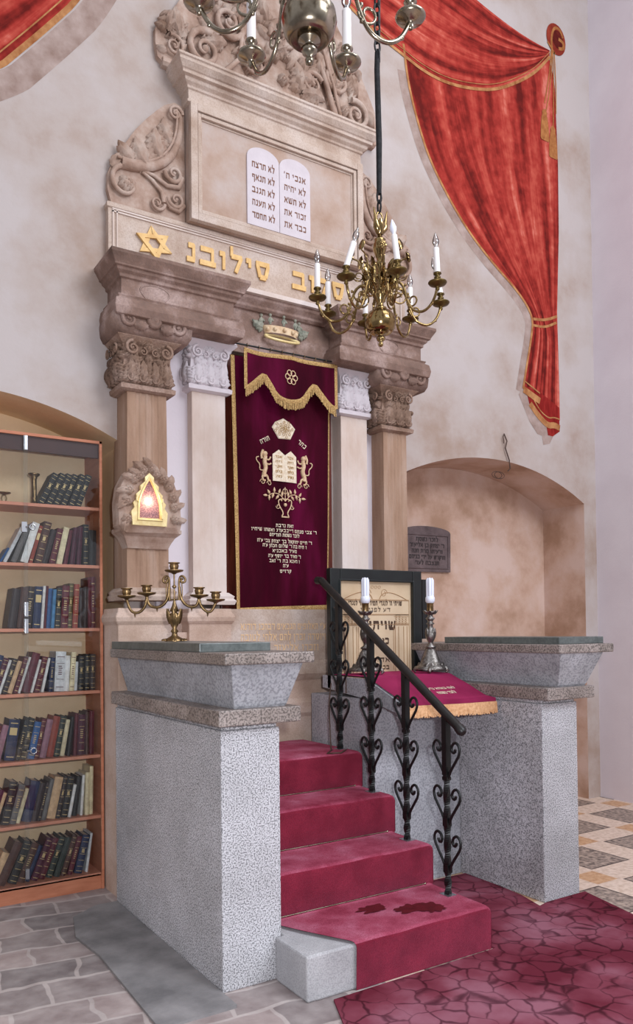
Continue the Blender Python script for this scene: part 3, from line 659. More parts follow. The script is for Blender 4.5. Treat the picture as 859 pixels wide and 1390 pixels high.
# crest of carved foliage above the cornice
m = MB()
left = [(2.0,5.31),(1.915,5.37),(1.90,5.46),(1.90,5.55),(1.95,5.64),(2.03,5.73),(2.10,5.86),(2.18,6.05),(2.32,6.28),(2.50,6.48)]
right = [(3.62,5.31),(3.70,5.45),(3.69,5.60),(3.63,5.72),(3.56,5.84),(3.47,5.97),(3.36,6.12),(3.24,6.30),(3.08,6.48)]
pts = left+[(2.65,6.58),(2.8,6.62),(2.95,6.58)]+right[::-1]; m.prism(pts[::-1], 4.86, 4.95)
m.block(1.95, 3.68, 4.86, 4.95, [(.0,5.325),(.02,5.34),(.02,5.37),(0,5.38)], sl=.2, sr=.2)
P = Pl((0,4.862,0))
def inside(u, v):
    c = False; n = len(pts)
    for i in range(n):
        a, b = pts[i], pts[(i+1) % n]
        if (a[1] > v) != (b[1] > v) and u < (b[0]-a[0])*(v-a[1])/(b[1]-a[1])+a[0]: c = not c
    return c
for (cx, cz, r, a0, d) in ((2.24,5.52,.13,1.2,1),(2.02,5.46,.07,2,-1),(2.03,5.62,.06,2.4,1),(2.42,5.78,.12,.3,-1),(2.30,5.95,.09,1,1),(3.49,5.50,.11,2.0,-1),(3.32,5.70,.10,2.5,1),(3.42,5.86,.08,2.5,-1),(3.10,5.60,.09,.5,1),(2.62,5.56,.10,.5,1),(2.86,5.85,.12,3.5,-1),(2.60,6.05,.10,1,1),(3.10,6.00,.11,2,-1),(2.66,6.30,.10,0,1),(2.95,6.30,.11,3,-1)):
    scroll(m, P, cx, cz, r, a0, 1.6, d, .2, .035)
    for k in range(3): leaf(m, P, cx+r*.9*math.cos(a0+k*1.9), cz+r*.9*math.sin(a0+k*1.9), a0+k*1.9+.5*d, r*1.15, r*.26, .045, 1.2*d)
rc = random.Random(5)
for i in range(85):
    u, v = rc.uniform(1.93, 3.68), rc.uniform(5.36, 6.5)
    if not (inside(u, v) and inside(u-.06, v) and inside(u+.06, v)): continue
    if i % 3 == 0: acanthus(m, P, u, v, rc.uniform(.3, 2.8), rc.uniform(.14,.22), .09, .055, rc.uniform(-1,1), 4)
    elif i % 3 == 1: leaf(m, P, u, v, rc.uniform(0,2*PI), .14, .035, .06, rc.uniform(-1.5,1.5))
    else: rosette(m, P, u, v, rc.uniform(.03,.05), 5, .05, rc.random())
ribbon(m, P, [(3.30,5.40),(3.22,5.62),(3.12,5.85),(3.05,6.1),(3.04,6.4)], .022, .015, .04); ribbon(m, P, [(3.34,5.40),(3.27,5.64),(3.18,5.88),(3.12,6.1)], .014, .01, .05)
ribbon(m, P, [(2.35,5.38),(2.50,5.55),(2.52,5.75),(2.45,6.0)], .02, .014, .04)
m.build('carved_crest', M['carved'], ark)
# polychrome crown on the lintel
P = Pl((0,4.80,0)); m = MB(); base = [(2.655+.26*t, 3.66-.045*math.sin(PI*t)) for t in xs(0,1,12)]
m.tube([P(2.785+.135*math.cos(a), 3.652-.012-.026*math.sin(a)*-1, .03+.03*math.sin(a)*-1) for a in xs(0, 2*PI, 24)], .010, 6)
cr = m.build('crown_relief', M['gilt'], ark, props={'label':'painted relief crown'})
m = MB(); rings = []
for t, (r, z) in enumerate(((.125,3.665),(.135,3.69),(.15,3.715))):
    rings.append([P(2.785+r*math.cos(a), z, .005+.055*math.sin(a)) for a in xs(0, PI, 14)])
m.loft(rings, False, False, True)
for k in range(5): m.sphere(P(2.785+.12*math.cos(.3+k*.63), 3.69, .055*math.sin(.3+k*.63)+.012), .016, 8)
m.build('crown_band', M['crown_cream'], cr); m = MB()
for k in range(5):
    a = .15+k*.71; u = 2.785+.155*math.cos(a); h = .055*math.sin(a)
    scroll(m, P, u, 3.745, .022, 0, 1.2, 1, .3, h); leaf(m, P, u, 3.72, PI/2, .06, .014, .012, 0, 2, h)
    m.sphere(P(u, 3.785, h), .012, 8)
for sx in (-1,1): acanthus(m, P, 2.785+sx*.15, 3.70, (0 if sx>0 else PI)+.25*sx, .09, .05, .02, .5*sx, 3, .01)
m.build('crown_leaves', M['crown_green'], cr)
# eternal light in its carved surround on the left column
sur = [(1.60,2.195),(1.95,2.205),(1.965,2.26),(1.96,2.36),(1.95,2.44),(1.915,2.53),(1.86,2.585),(1.80,2.62),(1.755,2.665),(1.69,2.645),(1.66,2.60),(1.61,2.57),(1.565,2.48),(1.55,2.385),(1.555,2.24)]
m = MB()
rim = lambda k, y: [(1.755+(x-1.755)*k, y, 2.40+(z-2.40)*k) for x, z in sur]
m.loft([rim(1.0,4.73), rim(1.0,4.66), rim(.97,4.63), rim(.80,4.612), rim(.62,4.616), rim(.3,4.618)], True, True)
m.block(1.60, 1.93, 4.66, 4.8, [(-.035,2.115),(-.02,2.15),(.0,2.185),(.018,2.20),(.03,2.21),(.03,2.232)])
P = Pl((0,4.622,0))
for i, (x, z) in enumerate(sur[2:]):
    k = .83; u, v = 1.755+(x-1.755)*k, 2.40+(z-2.40)*k; a = math.atan2(z-2.40, x-1.755)
    leaf(m, P, u-.03*math.cos(a), v-.03*math.sin(a), a+.3, .09, .024, .04, .6); rosette(m, P, u-.02*math.cos(a), v-.02*math.sin(a), .036, 6, .04, i*.7); scroll(m, P, 1.755+(x-1.755)*.68, 2.40+(z-2.40)*.70, .02, a, 1.2, 1 if i%2 else -1, .25, .01)
lamp = m.build('lamp_surround', M['carved'], ark, props={'label':'carved stone surround of the glowing lamp'})
def gothic(hw, z0, zs, zt, sc=0, n=10):
    c = 1.738; pts = [(c-hw, z0), (c+hw, z0)]
    for i in range(1, n+1):
        t = i/n; x = hw*(1-t**1.6) if t > .25 else hw*(1-.25**1.6*(t/.25)); z = zs+(zt-zs)*t
        pts.append((c+x+(sc*(1 if i % 2 else -.3) if sc and i < n else 0), z))
    L_ = [(2*c-x, z) for x, z in pts[2:-1]][::-1]
    return pts+L_
# opening frame: outer scalloped outline, inner pointed opening
outp = gothic(.108, 2.245, 2.30, 2.565, .012); inp = gothic(.066, 2.29, 2.36, 2.525, 0)
m = MB(); n = len(outp)
m.loft([[(x,4.612,z) for x,z in outp], [(x,4.59,z) for x,z in outp], [(x,4.585,z) for x,z in inp], [(x,4.612,z) for x,z in inp]], True, False)
inr = gothic(.078, 2.278, 2.35, 2.54, 0); m.tube([(x,4.585,z) for x,z in inr], .006, 6, True, True)
for u, v in ((1.655,2.40),(1.815,2.40),(1.815,2.30)): m.box((u-.006,4.575,v-.012),(u+.006,4.59,v+.012))
m.build('gilded_frame', M['gilt'], lamp, props={'label':'gilded pointed-arch frame'})
m = MB(); m.add([(x,4.60,z) for x,z in inp], [tuple(range(n))]); m.build('glass_pane', M['lamp_pane'], lamp)
m = MB(); m.sphere((1.733,4.608,2.395), .0075, 10); m.build('bulb', M['glow'], lamp)
# curtain rod
m = MB(); m.tube([(2.245,4.70,3.515),(3.60,4.70,3.53)], .006, 8)
rod = m.build('curtain_rod', M['iron'], ark)

# ================================================================== CURTAINS
def ymain(x, z):
    t = (x-2.40)/.76; d = .25+.75*max(0, min(1, (2.35-z)/.6))
    return 4.772+.017*d*math.sin(t*21+.6*math.sin(z*2.1))+.006*math.sin(t*7+z)
xl = lambda z: 2.385+(3.46-z)*.020; xr = lambda z: 3.178-(3.46-z)*.012
cur = thing('ark_curtain', 'dark crimson velvet curtain with gold embroidery hanging in front of the ark doors', 'curtain', (2.78,4.78,1.7))
def sheet(fy, x0f, x1f, z0f, z1f, nx=60, nz=50, off=0, th=.004):
    m = MB(); g = []
    for i in range(nz+1):
        for k in range(nx+1):
            u = k/nx; t = i/nz; za, zb = z0f(u), z1f(u); z = za+(zb-za)*t; x = x0f(z)+(x1f(z)-x0f(z))*u; g.append((x, fy(x,z)-off, z))
    nn = nx+1; fs = [(i*nn+k, i*nn+k+1, (i+1)*nn+k+1, (i+1)*nn+k) for i in range(nz) for k in range(nx)]
    m.add(g, fs, True); m.add([(x, y+th, z) for x, y, z in g], [f[::-1] for f in fs], True)
    return m
sheet(ymain, xl, xr, lambda u: 1.715+.035*u, lambda u: 3.46+.02*u, 90, 60).build('velvet', M['velvet'], cur)
def onsurf(fy, off=.003): return lambda u, v, h=0: Vector((u, fy(u, v)-off-h, v))
def edge_band(m, fy, P, w, off=.004, n=60):
    """braid along a polyline, draped on the surface"""
    Q = smooth(P, 1); pts = []
    for a, b in zip(Q, Q[1:]):
        k = max(1, int(math.dist(a, b)/.02)); pts += [(a[0]+(b[0]-a[0])*i/k, a[1]+(b[1]-a[1])*i/k) for i in range(k)]
    pts.append(Q[-1]); rings = []
    for i, p in enumerate(pts):
        a, b = pts[max(0,i-1)], pts[min(len(pts)-1,i+1)]; d = Vector((b[0]-a[0], b[1]-a[1])).normalized(); nn = Vector((-d.y, d.x))*w/2
        rings.append([(p[0]+nn.x*s, fy(p[0]+nn.x*s, p[1]+nn.y*s)-o, p[1]+nn.y*s) for s, o in ((-1,off*.3),(-.6,off),(0,off*1.5+.0015*math.sin(i*1.9)),(.6,off),(1,off*.3))])
    m.loft(rings, False, False, True)
m = MB(); edge_band(m, ymain, [(xl(3.46)+.012,3.46),(xl(2.6)+.012,2.6),(xl(1.74)+.012,1.745)], .030); edge_band(m, ymain, [(xl(1.73),1.738),(2.8,1.752),(xr(1.76),1.765)], .034)
edge_band(m, ymain, [(xr(3.4)-.006,3.4),(xr(2.6)-.006,2.6),(xr(1.76)-.006,1.77)], .010)
m.build('gold_braid', M['braid'], cur)
def fringe(m, fy, P, L, seed=1, step=.0062, r=.0021, off=.002, drop=None):
    q = random.Random(seed)
    for a, b in zip(P, P[1:]):
        k = max(1, int(math.dist(a[:2], b[:2])/step))
        for i in range(k):
            x = a[0]+(b[0]-a[0])*i/k; z = a[1]+(b[1]-a[1])*i/k; l = L*q.uniform(.85,1.05); dx = q.uniform(-.003,.003); y = fy(x,z)-off+q.uniform(-.002,.002)
            m.add([(x-r,y,z),(x+r,y,z),(x+r*1.2+dx,y-.003,z-l),(x-r*1.2+dx,y-.003,z-l),(x,y+.003,z),(x+dx,y+.002,z-l)], [(0,3,2,1),(1,2,5,4),(0,4,5,3),(2,3,5)])
m = MB(); fringe(m, ymain, [(xl(1.73),1.732),(2.8,1.745),(xr(1.76),1.76)], .058); m.build('gold_fringe', M['braid'], cur)
# embroidery
ON = onsurf(ymain)
m = MB()
cw = [(2.745,2.935),(2.845,2.94),(2.87,2.985),(2.888,3.02),(2.85,3.055),(2.785,3.082),(2.72,3.05),(2.695,3.01),(2.715,2.98)]
m.loft([[ON(x,z,0) for x,z in cw],[ON(2.79+(x-2.79)*.93,3.0+(z-3.0)*.93,.006) for x,z in cw]])
for sx in (0,1): 
    q = [(2.696+.098*sx,2.637),(2.793+.098*sx,2.637),(2.793+.098*sx,2.822),(2.745+.098*sx,2.857),(2.696+.098*sx,2.822)]
    m.loft([[ON(x,z,0) for x,z in q],[ON(x,z,.005) for x,z in q]])
m.build('embroidered_emblem', M['cream_thread'], cur)
m = MB()
for i in range(26): 
    a = i*2.4; rr = .009+.0028*i; rr = min(rr,.075); x, z = 2.79+rr*math.cos(a), 3.005+rr*.75*math.sin(a)
    m.tube([ON(x+.009*math.cos(t), z+.009*math.sin(t), .009) for t in xs(0, 2*PI, 8)], .0016, 4)
for sx in (0,1):
    for k in range(5): text(m, ["אבד","וזה","חטי","כלמ","נסע"][k], 2.744+.098*sx, 2.80-.034*k, .016, ON, .008, width=.055)
m.build('crown_embroidery', M['braid'], cur)
m = MB()
tb = lambda P, r, h=.004: m.tube([ON(u, v, h) for u, v in P], r, 5)
for s in (-1, 1):
    L_ = lambda u, v: (2.791+s*u, v)
    cr_ = lambda P: smooth([L_(*p) for p in P], 2)
    tb(cr_([(.155,2.80),(.165,2.76),(.15,2.72),(.17,2.68),(.165,2.655)]), .017)      # body
    m.sphere(ON(*L_(.160,2.815),.004), .020, 8); tb(cr_([(.175,2.84),(.19,2.81),(.185,2.78)]), .009)     # head, mane
    tb(cr_([(.15,2.78),(.125,2.775),(.112,2.80)]), .006); tb(cr_([(.15,2.75),(.125,2.745),(.108,2.755)]), .006)
    tb(cr_([(.165,2.675),(.14,2.665),(.135,2.635),(.118,2.632)]), .008); tb(cr_([(.17,2.675),(.185,2.655),(.175,2.63),(.158,2.632)]), .008)
    tb(cr_([(.175,2.70),(.205,2.70),(.20,2.74),(.225,2.76),(.23,2.785),(.21,2.79)]), .004)
    tb([L_(*p) for p in arc_pts(.18,2.62,.022,0,1.1,1,.7,14)], .003); tb([L_(*p) for p in arc_pts(.125,2.615,.020,0,1.1,1,.7,14)], .003)
    # vase and branches
    tb(cr_([(.028,2.392),(.014,2.42),(.045,2.46),(.056,2.50),(.038,2.515),(.026,2.50)]), .0045); tb([L_(*p) for p in arc_pts(.055,2.462,.018,0,1.1,-1,.6,14)], .003)
    tb(cr_([(0,2.50),(.04,2.545),(.09,2.555),(.135,2.53)]), .003)
    for u, v, a in ((.05,2.55,1.9),(.05,2.54,-.9),(.085,2.555,1.6),(.09,2.55,-1.2),(.12,2.54,1.0),(.125,2.535,-1.5),(.14,2.53,0),(.025,2.53,1.6)):
        aa = a if s > 0 else PI-a; x, z = L_(u, v); q = []
        for t in xs(0,1,6): q.append((x+math.cos(aa)*.038*t, z+math.sin(aa)*.038*t))
        m.tube([ON(*p,.004) for p in q], [.001,.006,.009,.009,.007,.004,.001], 6)
tb([(2.762,2.39),(2.82,2.39)], .005); tb([(2.76,2.515),(2.822,2.515)], .004); tb(arc_pts(2.791,2.57,.018,0,1,1,0,14), .003); tb([(2.791,2.50),(2.791,2.60)], .003); m.sphere(ON(2.791,2.475,.004), .013, 8)
m.build('embroidered_figures', M['thread'], cur)
m = MB()
for i, (t, wd) in enumerate([("זאת נדבת",.145),("ר' צבי מנחם רייכבערג ואשתו שיחיו",.53),("לזכר נשמת הוריהם",.25),("ר' חיים יחזקאל בר יצחק צבי ע'ה",.45),("ו חיה בת ר' שלום הכהן ע'ה",.37),("מעיר באכניא",.20),("ר' מאיר בר יוסף ע'ה",.275),("ו חענא בת ר' זאב",.255),("ע'ה",.045),("קדויס",.09)]):
    z = [2.318,2.284,2.252,2.208,2.176,2.142,2.106,2.072,2.038,2.000][i]; text(m, t, 2.79, z, .022, ON, .003, width=wd, bold=1.1); m.build('embroidered_text', M['cream_thread'], cur); m = MB()
def rotplace(cx, cz, a): return lambda u, v, h=0: ON(cx+u*math.cos(a)-v*math.sin(a), cz+u*math.sin(a)+v*math.cos(a), h)
text(m, "תורה", 0, 0, .03, rotplace(2.642,2.900,.5), .003, width=.09); text(m, "כתר", 0, 0, .03, rotplace(2.935,2.905,-.62), .003, width=.075)
m.build('embroidered_text', M['cream_thread'], cur)
# valance
def yval(x, z): t = (x-2.45)/.76; return 4.70+.008*math.sin(t*14)-.01*(3.5-z)
va = thing('curtain_valance', 'short scalloped crimson velvet valance with gold fringe at the top of the ark curtain', 'valance', (2.82,4.70,3.3))
low = [(2.455,3.225),(2.50,3.255),(2.56,3.31),(2.60,3.345),(2.64,3.29),(2.69,3.21),(2.76,3.185),(2.84,3.19),(2.91,3.215),(2.96,3.29),(3.00,3.335),(3.06,3.27),(3.13,3.21),(3.19,3.19)]
def lowz(x):
    for a, b in zip(low, low[1:]):
        if a[0] <= x <= b[0]: return a[1]+(b[1]-a[1])*(x-a[0])/(b[0]-a[0])
    return low[0][1] if x < low[0][0] else low[-1][1]
topz = lambda u: 3.497+.012*u-.014*(abs(math.sin(u*PI*2)))
sheet(yval, lambda z: 2.447, lambda z: 3.205, lambda u: lowz(2.447+.758*u), topz, 80, 12).build('velvet', M['velvet'], va)
m = MB(); edge_band(m, yval, [(2.447+.758*u, topz(u)-.008) for u in xs(0,1,24)], .028); edge_band(m, yval, low, .026)
edge_band(m, yval, [(2.458,3.49),(2.458,3.22)], .026); edge_band(m, yval, [(3.192,3.49),(3.192,3.19)], .026); m.build('gold_braid', M['braid'], va)
m = MB(); fringe(m, yval, low, .062, 3); m.build('gold_fringe', M['braid'], va)
m = MB(); OV = onsurf(yval)
for k in range(6):
    a = k*PI/3; m.tube([OV(2.812+.032*math.cos(a)+.02*math.cos(t), 3.355+.032*math.sin(a)+.02*math.sin(t), .003) for t in xs(0,2*PI,10)], .0035, 5)
m.build('embroidered_flower', M['thread'], va)
m = MB()
for k in range(9):
    x = 2.47+.09*k; m.tube([(x, 4.70+.012*math.cos(a), 3.517+.012*math.sin(a)) for a in xs(0,2*PI,10)], .002, 5)
m.build('curtain_ring', M['brass_old'], va)

# ================================================================== GRANITE PEDESTALS
def pedestal(label, bx, ys, mats, sl, tp, up, gr):
    x0, x1 = bx; t = thing('granite_pedestal', label, 'pedestal', ((x0+x1)/2, ys, 0))
    m = MB(); m.box((x0,3.20,0), (x1,ys,1.155)); m.box((x0+.01,3.21,1.155), (x1-.01,ys,1.178)); bevel(m.build('body', mats[0], t), .006)
    m = MB(); m.box((sl[0],sl[2],1.178), (sl[1],ys-.01,1.25)); bevel(m.build('lower_slab', M['granite_dark'], t), .006)
    m = MB(); (a0,a1,ay), (b0,b1,by) = tp
    m.loft([[(a0,ay,1.25),(a1,ay,1.25),(a1,ys-.02,1.25),(a0,ys-.02,1.25)], [(a0+(b0-a0)*.1,ay+(by-ay)*.1,1.262),(a1+(b1-a1)*.1,ay+(by-ay)*.1,1.262),(a1,ys-.02,1.262),(a0,ys-.02,1.262)],
            [(b0,by,1.452),(b1,by,1.452),(b1,ys-.02,1.452),(b0,ys-.02,1.452)]])
    bevel(m.build('flared_neck', mats[1], t), .004)
    m = MB(); m.box((up[0],up[2],1.452), (up[1],ys-.01,1.503)); bevel(m.build('upper_slab', M['granite_dark'], t), .006)
    m = MB(); m.box((gr[0],gr[2],1.503), (gr[1],gr[3],1.545)); bevel(m.build('marble_top', M['green_marble'], t), .004)
    return t
pedestal('grey granite pedestal beside the bookcase, with the brass candelabrum on its green marble top', (1.534,1.834), 4.64, (M['granite'], M['granite_blue']),
         (1.505,1.925,3.155), ((1.60,1.865,3.20),(1.54,1.905,3.10)), (1.50,1.955,3.08), (1.506,1.88,3.36,4.62))
pedestal('grey granite pedestal on the right, next to the patterned tile floor', (3.597,3.901), 4.62, (M['granite'], M['granite_blue']),
         (3.575,3.985,3.135), ((3.70,3.935,3.17),(3.60,3.975,3.06)), (3.58,4.06,3.05), (3.635,4.03,3.10,4.08))
# ================================================================== STAIRS
RISE = .2125; XA, XB = 1.834, 2.86
ys_ = [2.90, 3.335, 3.665, 3.985, 4.64]
m = MB()
for i in range(4): m.box((XA+.002, ys_[i]+.012, i*RISE), (XB-.012, 4.64, (i+1)*RISE-.012))
m.box((XA-.04, ys_[0]+.015, 0), (XA+.1, 3.19, RISE-.014))
stt = m.build('stone_staircase', M['plinth'], loc=(2.35,3.7,0)); tag(stt, 'pale stone steps under the red carpet between the two granite pedestals', 'stairs'); bevel(stt, .01)
cp = thing('stair_carpet', 'dark red carpet covering the four steps up to the ark', 'carpet', (2.35,3.3,0))
m = MB(); path = []
for i in range(4):
    y, z0, z1 = ys_[i], i*RISE, (i+1)*RISE
    path += [(y, z0+.002)] if i == 0 else [(y+.004, z0+.006), (y, z0+.012)]
    path += [(y-.002, z0+.10)]
    for a in xs(0, PI/2, 5): path.append((y+.022-.026*math.cos(a), z1-.022+.026*math.sin(a)))
    path += [(ys_[i+1]-.20, z1+.004), (ys_[i+1]-.03, z1+.003)]
path.append((4.64, .853)); n = len(path); nx = 48; g = []
def cxl(y, z):
    base = 1.845
    if z < .23 and y < 3.3: base = 1.845+.20*max(0, min(1, (3.22-y)/.33))**.8
    return base
for j, (y, z) in enumerate(path):
    a = cxl(y, z)
    for k in range(nx+1):
        t = k/nx; x = a+(XB+.004-a)*t; e = .004*noise.noise(Vector((x*6, y*6, z*6)))
        zz = z+(e if z > .01 else 0)
        if t > .985: zz -= .012*(t-.985)/.015
        g.append((x, y-abs(e)*.5, zz))
nn = nx+1; m.add(g, [(j*nn+k, j*nn+k+1, (j+1)*nn+k+1, (j+1)*nn+k) for j in range(n-1) for k in range(nx)], True)
# the carpet turned down over the open right-hand ends of the steps
for i in range(4):
    y0, y1, z0, z1 = ys_[i]-.002, ys_[i+1], i*RISE, (i+1)*RISE
    m.add([(XB+.004,y0+.02,z1-.008),(XB+.008,y0,z1-.03),(XB+.008,y0,z0),(XB+.008,4.2,z0),(XB+.008,4.2,z1-.03),(XB+.004,4.2,z1-.008)], [(0,1,4,5),(1,2,3,4)], True)
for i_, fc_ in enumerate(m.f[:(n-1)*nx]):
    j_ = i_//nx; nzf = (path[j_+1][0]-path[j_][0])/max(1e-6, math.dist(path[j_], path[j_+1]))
    if nzf > .5: m.mi[i_] = 1  # upward faces take the paler carpet with top light in its colour
m.build('carpet_pile', [M['carpet'], M['carpet_worn_lit']], cp)
for i in (1,2,3):
    q = MB(); q.tube([(XA+.01, ys_[i]-.006, i*RISE+.010), (XB-.06, ys_[i]-.006, i*RISE+.010)], .004, 6); q.sphere((XB-.055, ys_[i]-.006, i*RISE+.010), .007, 8)
    q.build('stair_rod', M['brass_pale'], cp)
def blot(cx, cy, rx, ry, seed):
    q = random.Random(seed); out = []
    for k in range(36):
        a = 2*PI*k/36; r = 1+.7*noise.noise(Vector((math.cos(a)*2.2, math.sin(a)*2.2, seed)))+q.uniform(-.07,.07); out.append((cx+rx*r*math.cos(a), cy+ry*r*math.sin(a), .2195+seed*.0004))
    return out
m = MB()
for b in (blot(2.345,3.185,.075,.045,1), blot(2.50,3.09,.075,.045,2.7), blot(2.60,3.035,.070,.06,4.2), blot(2.555,3.07,.05,.03,6.1)): m.add(b, [tuple(range(36))])
m.build('stain', M['stain'], cp, props={'label':'dark wet-looking stain on the lowest step'})
# floor runner
fc = MB(); out = [(1.0,1.2),(4.1,1.2),(3.80,2.0),(3.83,2.75),(3.935,3.19),(3.74,3.19),(3.60,3.19),(3.52,3.17),(3.57,3.35),(3.59,3.55),(3.592,3.86),(2.86,3.88),(2.875,2.88),(1.90,2.87),(1.7,2.4)]
fc.loft([[(x,y,0) for x,y in out],[(x,y,.010) for x,y in out]])
o = fc.build('floor_carpet', M['floor_carpet'], loc=(3,2.5,0)); tag(o, 'dark red cobble-patterned carpet on the floor at the foot of the steps', 'carpet')

# ================================================================== READING DESK, CLOTH, FRAME, CANDLESTICKS
dk = thing('reading_desk', 'grey stone reading desk block between the stairs and the right pedestal', 'reading desk', (3.23,4.2,0))
m = MB(); m.box((2.90,3.90,0), (3.594,4.62,1.17)); bevel(m.build('body', M['granite_blue'], dk), .005)
m = MB()
m.loft([[(2.885,y,z) for y,z in ((3.62,1.10),(3.62,1.168),(3.96,1.298),(4.45,1.30),(4.45,1.22),(3.95,1.17))], [(3.57,y,z) for y,z in ((3.62,1.10),(3.62,1.168),(3.96,1.298),(4.45,1.30),(4.45,1.22),(3.95,1.17))]])
bevel(m.build('sloping_top', M['granite_blue'], dk), .004)
cl = thing('desk_cloth', 'crimson velvet cloth with peach fringe spread over the sloping reading desk', 'cloth', (3.23,3.9,1.2))
def dtop(y): return 1.304 if y > 3.96 else 1.304-(3.96-y)*.38
m = MB(); g = []; nyc, nxc = 30, 30
front = lambda t: 3.605-.075*t**1.5+.012*math.sin(t*8)
for j in range(nyc+1):
    for k in range(nxc+1):
        t = k/nxc; x = 2.895+t*.677; yf = front(t); y = yf+(4.40-yf)*j/nyc
        z = dtop(max(y,3.62))+.004+.003*noise.noise(Vector((x*7,y*7,0)))
        if j == 0: z -= .035
        if j == 1: y = yf+.005; z = dtop(3.62)-.002
        g.append((x,y,z))
nn = nxc+1; m.add(g, [(j*nn+k,j*nn+k+1,(j+1)*nn+k+1,(j+1)*nn+k) for j in range(nyc) for k in range(nxc)], True)
m.build('velvet', M['velvet_cloth'], cl)
m = MB(); q = random.Random(9)
for i in range(230):
    t = i/229; x = 2.897+t*.675; y = front(t)-.003; z = dtop(3.62)-.025; l = .072*q.uniform(.85,1.05); dx = q.uniform(-.003,.003)
    m.add([(x-.0022,y,z),(x+.0022,y,z),(x+.0028+dx,y-.006,z-l),(x-.0028+dx,y-.006,z-l),(x,y+.004,z),(x+dx,y+.003,z-l)], [(0,3,2,1),(1,2,5,4),(0,4,5,3),(2,3,5)])
for i in range(30):
    y = 3.9+.5*i/29; m.box((2.888,y,1.235),(2.892,y+.012,1.30))
m.build('fringe', M['peach_fringe'], cl)
m = MB(); PS = lambda u, v, h=0: Vector((u, v, dtop(v)+.0075+h))
text(m, "לאה באהא נדבו", 3.30, 3.735, .024, PS, .001, width=.24, bold=1); text(m, "לזכר נשמת", 3.30, 3.675, .028, PS, .001, width=.15, bold=1); m.build('embroidered_text', M['cream_thread'], cl)

fm = thing('framed_print', 'black-framed Hebrew print with a drawn gateway leaning behind the desk candlesticks', 'picture', (3.27,4.36,1.2))
X0, X1, Z0, Z1, YF = 2.885, 3.665, 1.212, 2.010, 4.345
m = MB(); frame(m, X0, X1, Z0, Z1, .082, YF, YF+.05); frame(m, X0+.07, X1-.07, Z0+.07, Z1-.07, .014, YF-.006, YF+.02); bevel(m.build('frame', M['frame_green'], fm), .006)
m = MB(); m.box((X0+.02,YF+.04,Z0+.02),(X1-.02,YF+.055,Z1-.02)); m.build('backboard', M['black'], fm); m = MB(); m.box((X1+.03,YF+.03,1.53),(X1+.085,YF+.06,1.955)); m.box((X1-.02,YF+.045,1.7),(X1+.04,YF+.06,1.8)); m.build('side_support', M['black'], fm)
m = MB(); m.box((X0+.08,YF+.025,Z0+.08),(X1-.08,YF+.032,Z1-.08)); pr = m.build('print', M['paper'], fm)
P = Pl((3.275,YF+.0245,0)); m = MB()
text(m, "שויתי ה' לנגדי תמיד שויתי לנגדי", 0, 1.765, .030, P, .0005, width=.46, bold=1.5); text(m, "דע לפני מי", 0, 1.722, .026, P, .0005, width=.26, bold=1.3)
for i, (t, wd) in enumerate((("שויתי",.24),)): text(m, t, .06, 1.60, .055, P, .0005, width=wd, bold=1.9)
text(m, "מי", .07, 1.50, .04, P, .0005, width=.11, bold=1.8); text(m, "אדון", .05, 1.375, .03, P, .0005, width=.15, bold=1.6); text(m, "בכל", .07, 1.325, .026, P, .0005, width=.09, bold=1.6)
m.build('printed_letters', M['ink'], pr); m = MB()
PB = lambda P_, w_: [m.tube([P(u,v,.0005) for u,v in P_], w_, 4)]
for sx in (-1,1):
    for dx in (0,.03,.075,.105):
        PB([(sx*(.165+dx),1.31),(sx*(.165+dx),1.62)], .0025)
    for dz in (0,.012,.06,.07): PB([(sx*.155,1.63+dz),(sx*.285,1.63+dz)], .002)
    for k in range(14): PB(arc_pts(sx*(.175+.028*(k%4)),1.645+.016*(k//4),.008,0,1,1,.2,8), .0015)
    PB(smooth([(sx*.28,1.80),(sx*.22,1.83),(sx*.12,1.86),(sx*.05,1.845),(sx*.03,1.81)]), .003); PB(arc_pts(sx*.07,1.85,.03,0,1.2,1,.6,14), .002)
    PB([(sx*.29,1.30),(sx*.29,1.80)], .002)
for z in (1.30,1.635,1.70,1.705,1.80,1.805): PB([(-.29,z),(.29,z)], .002)
PB([(-.15,1.32),(-.15,1.62)], .002); PB([(.15,1.32),(.15,1.62)], .002)
for k in range(3): PB(arc_pts(-.03+.03*k,1.89,.012,0,1,1,.3,8), .0015)
m.build('printed_lines', M['ink_soft'], pr)
m = MB(); m.tube([tuple(v) for v in bez([(2.90,4.33,1.75),(2.98,4.30,1.70),(2.90,4.20,1.45),(2.86,4.14,1.2)],12)], .004, 6)
m.tube([tuple(v) for v in bez([(2.872,4.33,1.25),(2.80,4.26,1.10),(2.74,4.15,1.05),(2.74,4.14,.86)],14)]+[(2.72,4.10,.858),(2.62,4.00,.858),(2.70,3.97,.858),(2.80,4.06,.858)], .0045, 6)
o = m.build('power_cable', M['cord_brown'], loc=(2.75,4.1,.86)); tag(o, 'thin dark cable hanging from the framed print down to the top step', 'cable')

